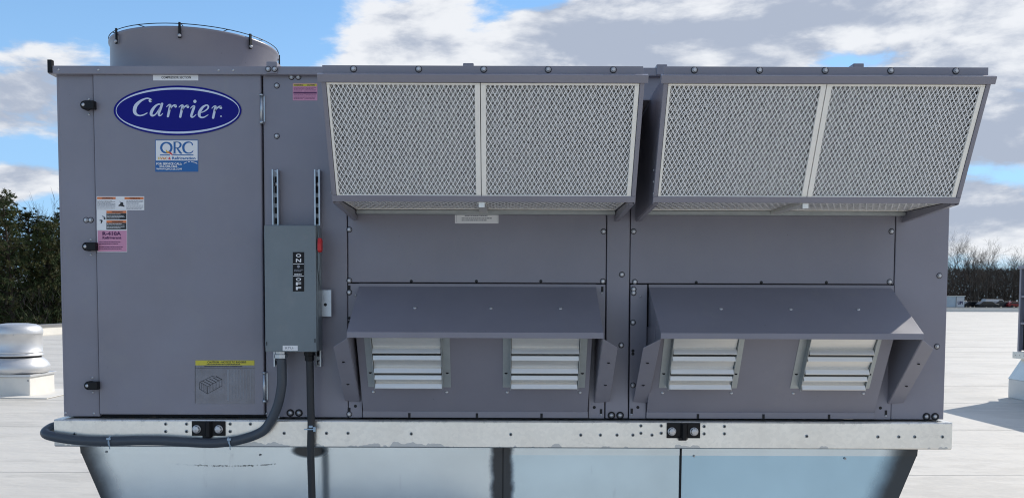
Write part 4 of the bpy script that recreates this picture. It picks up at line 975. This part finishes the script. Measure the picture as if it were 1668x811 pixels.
def bare_tree(i, loc, sc, rz, label, group):
    t = empty('bare_tree', loc, rz); t.scale = (sc, sc, sc); tag(t, label, 'tree', group)
    link('trunk', bare[i][0], t); link('crown', bare[i][1], t)
rnd = random.Random(5)
def ground_z(y):
    for (y0, z0), (y1, z1) in zip(prof, prof[1:]):
        if y0 <= y <= y1: return z0 + (z1 - z0) * (y - y0) / (y1 - y0)
    return 0
spots = [(a_, b_, c_ * .73) for a_, b_, c_ in [(1500, 236, 1.0), (1522, 244, .92), (1552, 238, 1.0), (1566, 250, 1.15), (1580, 240, 1.2), (1592, 252, 1.06), (1606, 238, 1.02), (1618, 248, .98), (1631, 240, .92), (1646, 252, .98), (1659, 240, .9), (1676, 246, .95), (1700, 240, 1.0), (1730, 250, .9)]]
for i, (px, D, sc) in enumerate(spots):
    x = (px - PX) / FOC * D; bare_tree(i % 4, (x, D - CAM_D, ground_z(D - CAM_D) - .2), sc * (.97 + .08 * rnd.random()), rnd.random() * 6.28, 'bare winter tree in the row behind the parked cars at the right', 'bare trees behind the parked cars')
# the wood further back reads as one mass
wd = MB()
wtr, wtw = bare_mesh(77, 12, 3, .75, (12, 6, 4), .18)
wtr2, wtw2 = bare_mesh(78, 11, 3, .8, (14, 6, 4), .18)
def stamp(dst, src, mat_i, loc, sc, rz, zs=1.0):
    c_, s_ = math.cos(rz) * sc, math.sin(rz) * sc; o = len(dst.v)
    dst.v += [(loc[0] + x * c_ - y * s_, loc[1] + x * s_ + y * c_, loc[2] + z * sc * zs) for x, y, z in src.v]
    dst.f += [tuple(i + o for i in f) for f in src.f]; dst.m += [mat_i] * len(src.f); dst.s += [False] * len(src.f)
for i in range(175):
    if i < 115: px = rnd.uniform(1200, 1850); D = rnd.uniform(262, 310)
    else: px = rnd.uniform(150, 1220); D = rnd.uniform(262, 320)
    x = (px - PX) / FOC * D
    a_, c_ = (wtr, wtw) if i % 2 else (wtr2, wtw2)
    sc = rnd.uniform(.72, .96); rz = rnd.random() * 6.28; zz = ground_z(D - CAM_D) - .4
    stamp(wd, a_, 0, (x, D - CAM_D, zz), sc, rz); stamp(wd, c_, 1, (x, D - CAM_D, zz), sc, rz)
# understorey scrub of the same wood
ub = MB(); 
for i in range(95000):
    px = rnd.uniform(1180, 1850) if i % 4 else rnd.uniform(150, 1200); D = rnd.uniform(285, 330); x = (px - PX) / FOC * D; y = D - CAM_D; hgt = rnd.random() ** 1.1 * 10.5; z = ground_z(y) + hgt
    L = rnd.uniform(.5, 1.7); a_ = rnd.uniform(-1.2, 1.2); d_ = Vector((math.sin(a_), rnd.uniform(-.5, .5), math.cos(a_))) * L; w_ = Vector((rnd.uniform(.04, .16), rnd.uniform(-.05, .05), 0))
    p = Vector((x, y, z)); o = len(wd.v); wd.v += [tuple(p - w_), tuple(p + w_), tuple(p + d_)]; wd.f.append((o, o + 1, o + 2)); wd.m.append(1); wd.s.append(False)
tag(wd.build('winter_woodland', [M['bark'], M['twig']]), 'grey brown leafless winter wood massed along the horizon', 'woodland', kind='stuff')

# pines on the left
def pine_meshes(seed, h, base, rad, dens):
    rnd = random.Random(seed); tr = MB(); nd = MB()
    lean = Vector((rnd.uniform(-.03, .03), rnd.uniform(-.03, .03), 0))
    axis = [Vector((lean.x * h * (i / 8) ** 2 * 3, lean.y * h * (i / 8), h * i / 8)) for i in range(9)]
    tr.tube(axis, [.20 * (1 - i / 8.6) + .02 for i in range(9)], 7)
    n = int(dens)
    for k_ in range(n):
        t = base + (1 - base) * ((k_ + rnd.random()) / n); z = t * h; f = z / h * 8; i = min(int(f), 7); p = axis[i].lerp(axis[i + 1], f - i)
        prof_ = (1 - ((t - base) / (1 - base))) ** .7 * .85 + .22; L = rad * prof_ * rnd.uniform(.55, 1.15)
        a_ = rnd.random() * 6.283; d = Vector((math.cos(a_), math.sin(a_), rnd.uniform(.05, .55))).normalized(); q = p; path = [p]
        for s_ in range(3):
            d = (d + Vector((rnd.gauss(0, .12), rnd.gauss(0, .12), .10))).normalized(); q = q + d * L / 3; path.append(q)
        tr.tube(path, [.035, .026, .018, .008], 4, cap=False)
        for c_ in range(int(4 + L * 5)):
            u = rnd.uniform(.25, 1.0) ** .7; j = min(int(u * 3), 2); cp = path[j].lerp(path[j + 1], u * 3 - j) + Vector((rnd.gauss(0, .22), rnd.gauss(0, .22), rnd.gauss(.05, .13)))
            cl = rnd.uniform(.16, .30); mt = 1 if rnd.random() < .35 else 0
            for s_ in range(10):     # a tuft of needle blades
                v = Vector((rnd.gauss(0, 1), rnd.gauss(0, 1), rnd.gauss(.35, .8))).normalized() * cl; w_ = v.orthogonal().normalized() * .030
                o = len(nd.v); b0 = cp - v * .35; nd.v += [tuple(b0 - w_), tuple(b0 + w_), tuple(cp + v)]; nd.f.append((o, o + 1, o + 2)); nd.m.append(mt); nd.s.append(False)
    return mesh_of(tr, 'trunk', [M['bark_dark']]), mesh_of(nd, 'crown', [M['needles'], M['needles2']])
pines = [pine_meshes(3, 14.5, .18, 3.0, 150), pine_meshes(4, 12.5, .10, 3.1, 190), pine_meshes(9, 11.0, .06, 3.3, 210)]
PS = [(-75, 62, 1, 1.0), (-14, 70, 0, 1.04), (24, 62, 0, .985), (50, 73, 2, 1.26), (80, 64, 2, 1.12), (104, 70, 1, 1.10), (140, 66, 2, 1.08), (190, 72, 1, 1.0), (0, 78, 2, 1.05), (-130, 70, 0, .9), (260, 78, 1, 1.0)]
PL = ['pine cut by the left photo edge at the far left', 'broad pine at the left photo edge beside the tallest pine', 'tall pine with open top standing above the exhaust fan, highest at the left', 'rounded olive pine just right of the tallest pine', 'low dense pine between the tallest pine and the grey unit',
      'pine half hidden by the left corner of the grey unit', 'pine standing behind the left end of the grey unit', 'pine hidden behind the access door of the unit', 'far dark pine in the back row above the exhaust fan', 'slim pine outside the left photo edge', 'farthest pine hidden behind the switch box']
for i, (px, D, v, sc) in enumerate(PS):
    x = (px - PX) / FOC * D; t = empty('pine_tree', (x, D - CAM_D, -5.55), rnd.random() * 6.28); t.scale = (sc,) * 3
    tag(t, PL[i], 'tree', 'pines left of the unit'); link('trunk', pines[v][0], t); link('crown', pines[v][1], t)
for i, (px, D, sc) in enumerate([(66, 92, .84), (92, 88, .84)]):
    x = (px - PX) / FOC * D; bare_tree(i % 4, (x, D - CAM_D, -5.6), sc, rnd.random() * 6, ['bare grey tree showing its twigs right of the tallest pine', 'bare grey tree showing its twigs above the pine at the left corner of the unit'][i], 'bare trees among the pines')
# brush under the pines
br = MB()
for i in range(16000):
    px = rnd.uniform(-160, 330); D = rnd.uniform(56, 84); x = (px - PX) / FOC * D; y = D - CAM_D; z = -5.5 + rnd.random() ** 1.2 * 7.6
    L = rnd.uniform(.3, .9); d_ = Vector((rnd.uniform(-.9, .9), rnd.uniform(-.5, .5), 1)).normalized() * L; w_ = Vector((rnd.uniform(.008, .022), rnd.uniform(-.02, .02), 0)); p = Vector((x, y, z)); o = len(br.v)
    br.v += [tuple(p - w_), tuple(p + w_), tuple(p + d_)]; br.f.append((o, o + 1, o + 2)); br.m.append(0 if i % 3 else 1); br.s.append(False)
tag(br.build('undergrowth', [M['twig'], M['needles']]), 'tangled brown and green brush beneath the pines', 'undergrowth', kind='stuff')

# ================================================================== parked cars and a site shed beyond the far roof edge
CARC = [(.012, .013, .016), (.02, .02, .022), (.010, .012, .02), (.05, .05, .052), (.62, .62, .62), (.25, .02, .02)]
CM = [mat('car_paint', c_, .25, .1) for c_ in CARC]
def car(loc, rz, ci, label, van=False):
    t = thing('parked_car', loc, label, 'car', 'cars parked beyond the roof edge'); t.rotation_euler = (0, 0, rz)
    L, W = (5.2, 1.95) if van else (4.6, 1.8)
    pr = [(-L / 2, .35), (L / 2, .35), (L / 2, .78), (L / 2 - .9, .95), (L / 2 - 1.5, 1.42), (-L / 2 + .9, 1.46), (-L / 2 + .25, .98), (-L / 2, .9)] if not van else [(-L / 2, .35), (L / 2, .35), (L / 2, .95), (L / 2 - .5, 1.15), (L / 2 - 1.1, 1.95), (-L / 2 + .05, 2.0), (-L / 2, 1.9)]
    m = MB(); m.prism([(x, -W / 2, z) for x, z in pr], (0, W, 0)); m.build('body', CM[ci], t, .06)
    gl = [(L / 2 - 1.02, .98), (L / 2 - 1.55, 1.36), (-L / 2 + .95, 1.40), (-L / 2 + .45, 1.0)] if not van else [(L / 2 - .75, 1.2), (L / 2 - 1.15, 1.8), (L / 2 - 2.0, 1.8), (L / 2 - 2.0, 1.2)]
    for y in (-W / 2 - .008, W / 2 + .002): MB().prism([(x, y, z) for x, z in gl], (0, .006, 0)).build('side_window', M['glass'], t)
    for x in (-L / 2 + .85, L / 2 - .9):
        for y in (-W / 2 - .02, W / 2 - .18): MB().ring([(.001, 0), (.33, 0), (.33, .2), (.001, .2)], 16, (x, y + .2, .33), 'Y').build('wheel', M['rubber'], t)
def at_lot(px, D): return ((px - PX) / FOC * D, D - CAM_D, .464)
CARS = [(1583, 206, 0, 0, False, 'black car parked beside the white site shed'), (1607, 203, .06, 1, False, 'dark grey car third from the far shed, before the white van'), (1632, 205, -.04, 2, False, 'dark blue car parked in front of the long white van'), (1618, 214, 0, 4, True, 'white van parked behind the row of dark cars'),
        (1654, 204, 0, 5, False, 'dark red car at the right end of the far parked row'), (1596, 213, 0, 3, False, 'charcoal car in the back row near the site shed'), (1648, 214, .02, 4, False, 'white car in the back row at its right end'), (1520, 207, 0, 1, False, 'dark car hidden left of the white site shed')]
for (px, D, rz, ci, v, lb) in CARS: car(at_lot(px, D), rz, ci, lb, v)
sx_, sy_, sz_ = at_lot(1556, 203)
sd_ = thing('site_shed', (sx_, sy_, sz_), 'pale flat roofed site shed with a lettered panel beyond the far roof edge', 'shed')
M['shed'] = mat('pale_blue_cladding', (.50, .58, .63), .5, 0, .4, .08, .8); M['shedp'] = mat('shed_panel', (.62, .63, .64), .5); M['navy'] = mat('navy_ink', (.03, .03, .10), .5)
put(MB().box(sx_ - 3.2, sx_ + 1.9, sy_, sy_ + 3, sz_, sz_ + 2.55), 'wall', M['shed'], sd_, .02); put(MB().box(sx_ - 3.35, sx_ + 2.1, sy_ - .15, sy_ + 3.15, sz_ + 2.56, sz_ + 2.72), 'roof', M['parapet'], sd_, .02)
put(MB().box(sx_ + .05, sx_ + 1.75, sy_ - .05, sy_ - .005, sz_ + .05, sz_ + 2.35), 'panel', M['shedp'], sd_, .01)
v_, f_ = text_shape('UPI', .06); m = MB(); m.add([(sx_ + .35 + a_ * 1.15, sy_ - .053, sz_ + .75 + c_ * .75) for a_, c_ in v_], f_); put(m, 'lettering', M['navy'], sd_)
put(MB().box(sx_ - .04, sx_ + .04, sy_ - .06, sy_ - .006, sz_, sz_ + 2.5), 'panel_frame', M['core'], sd_)
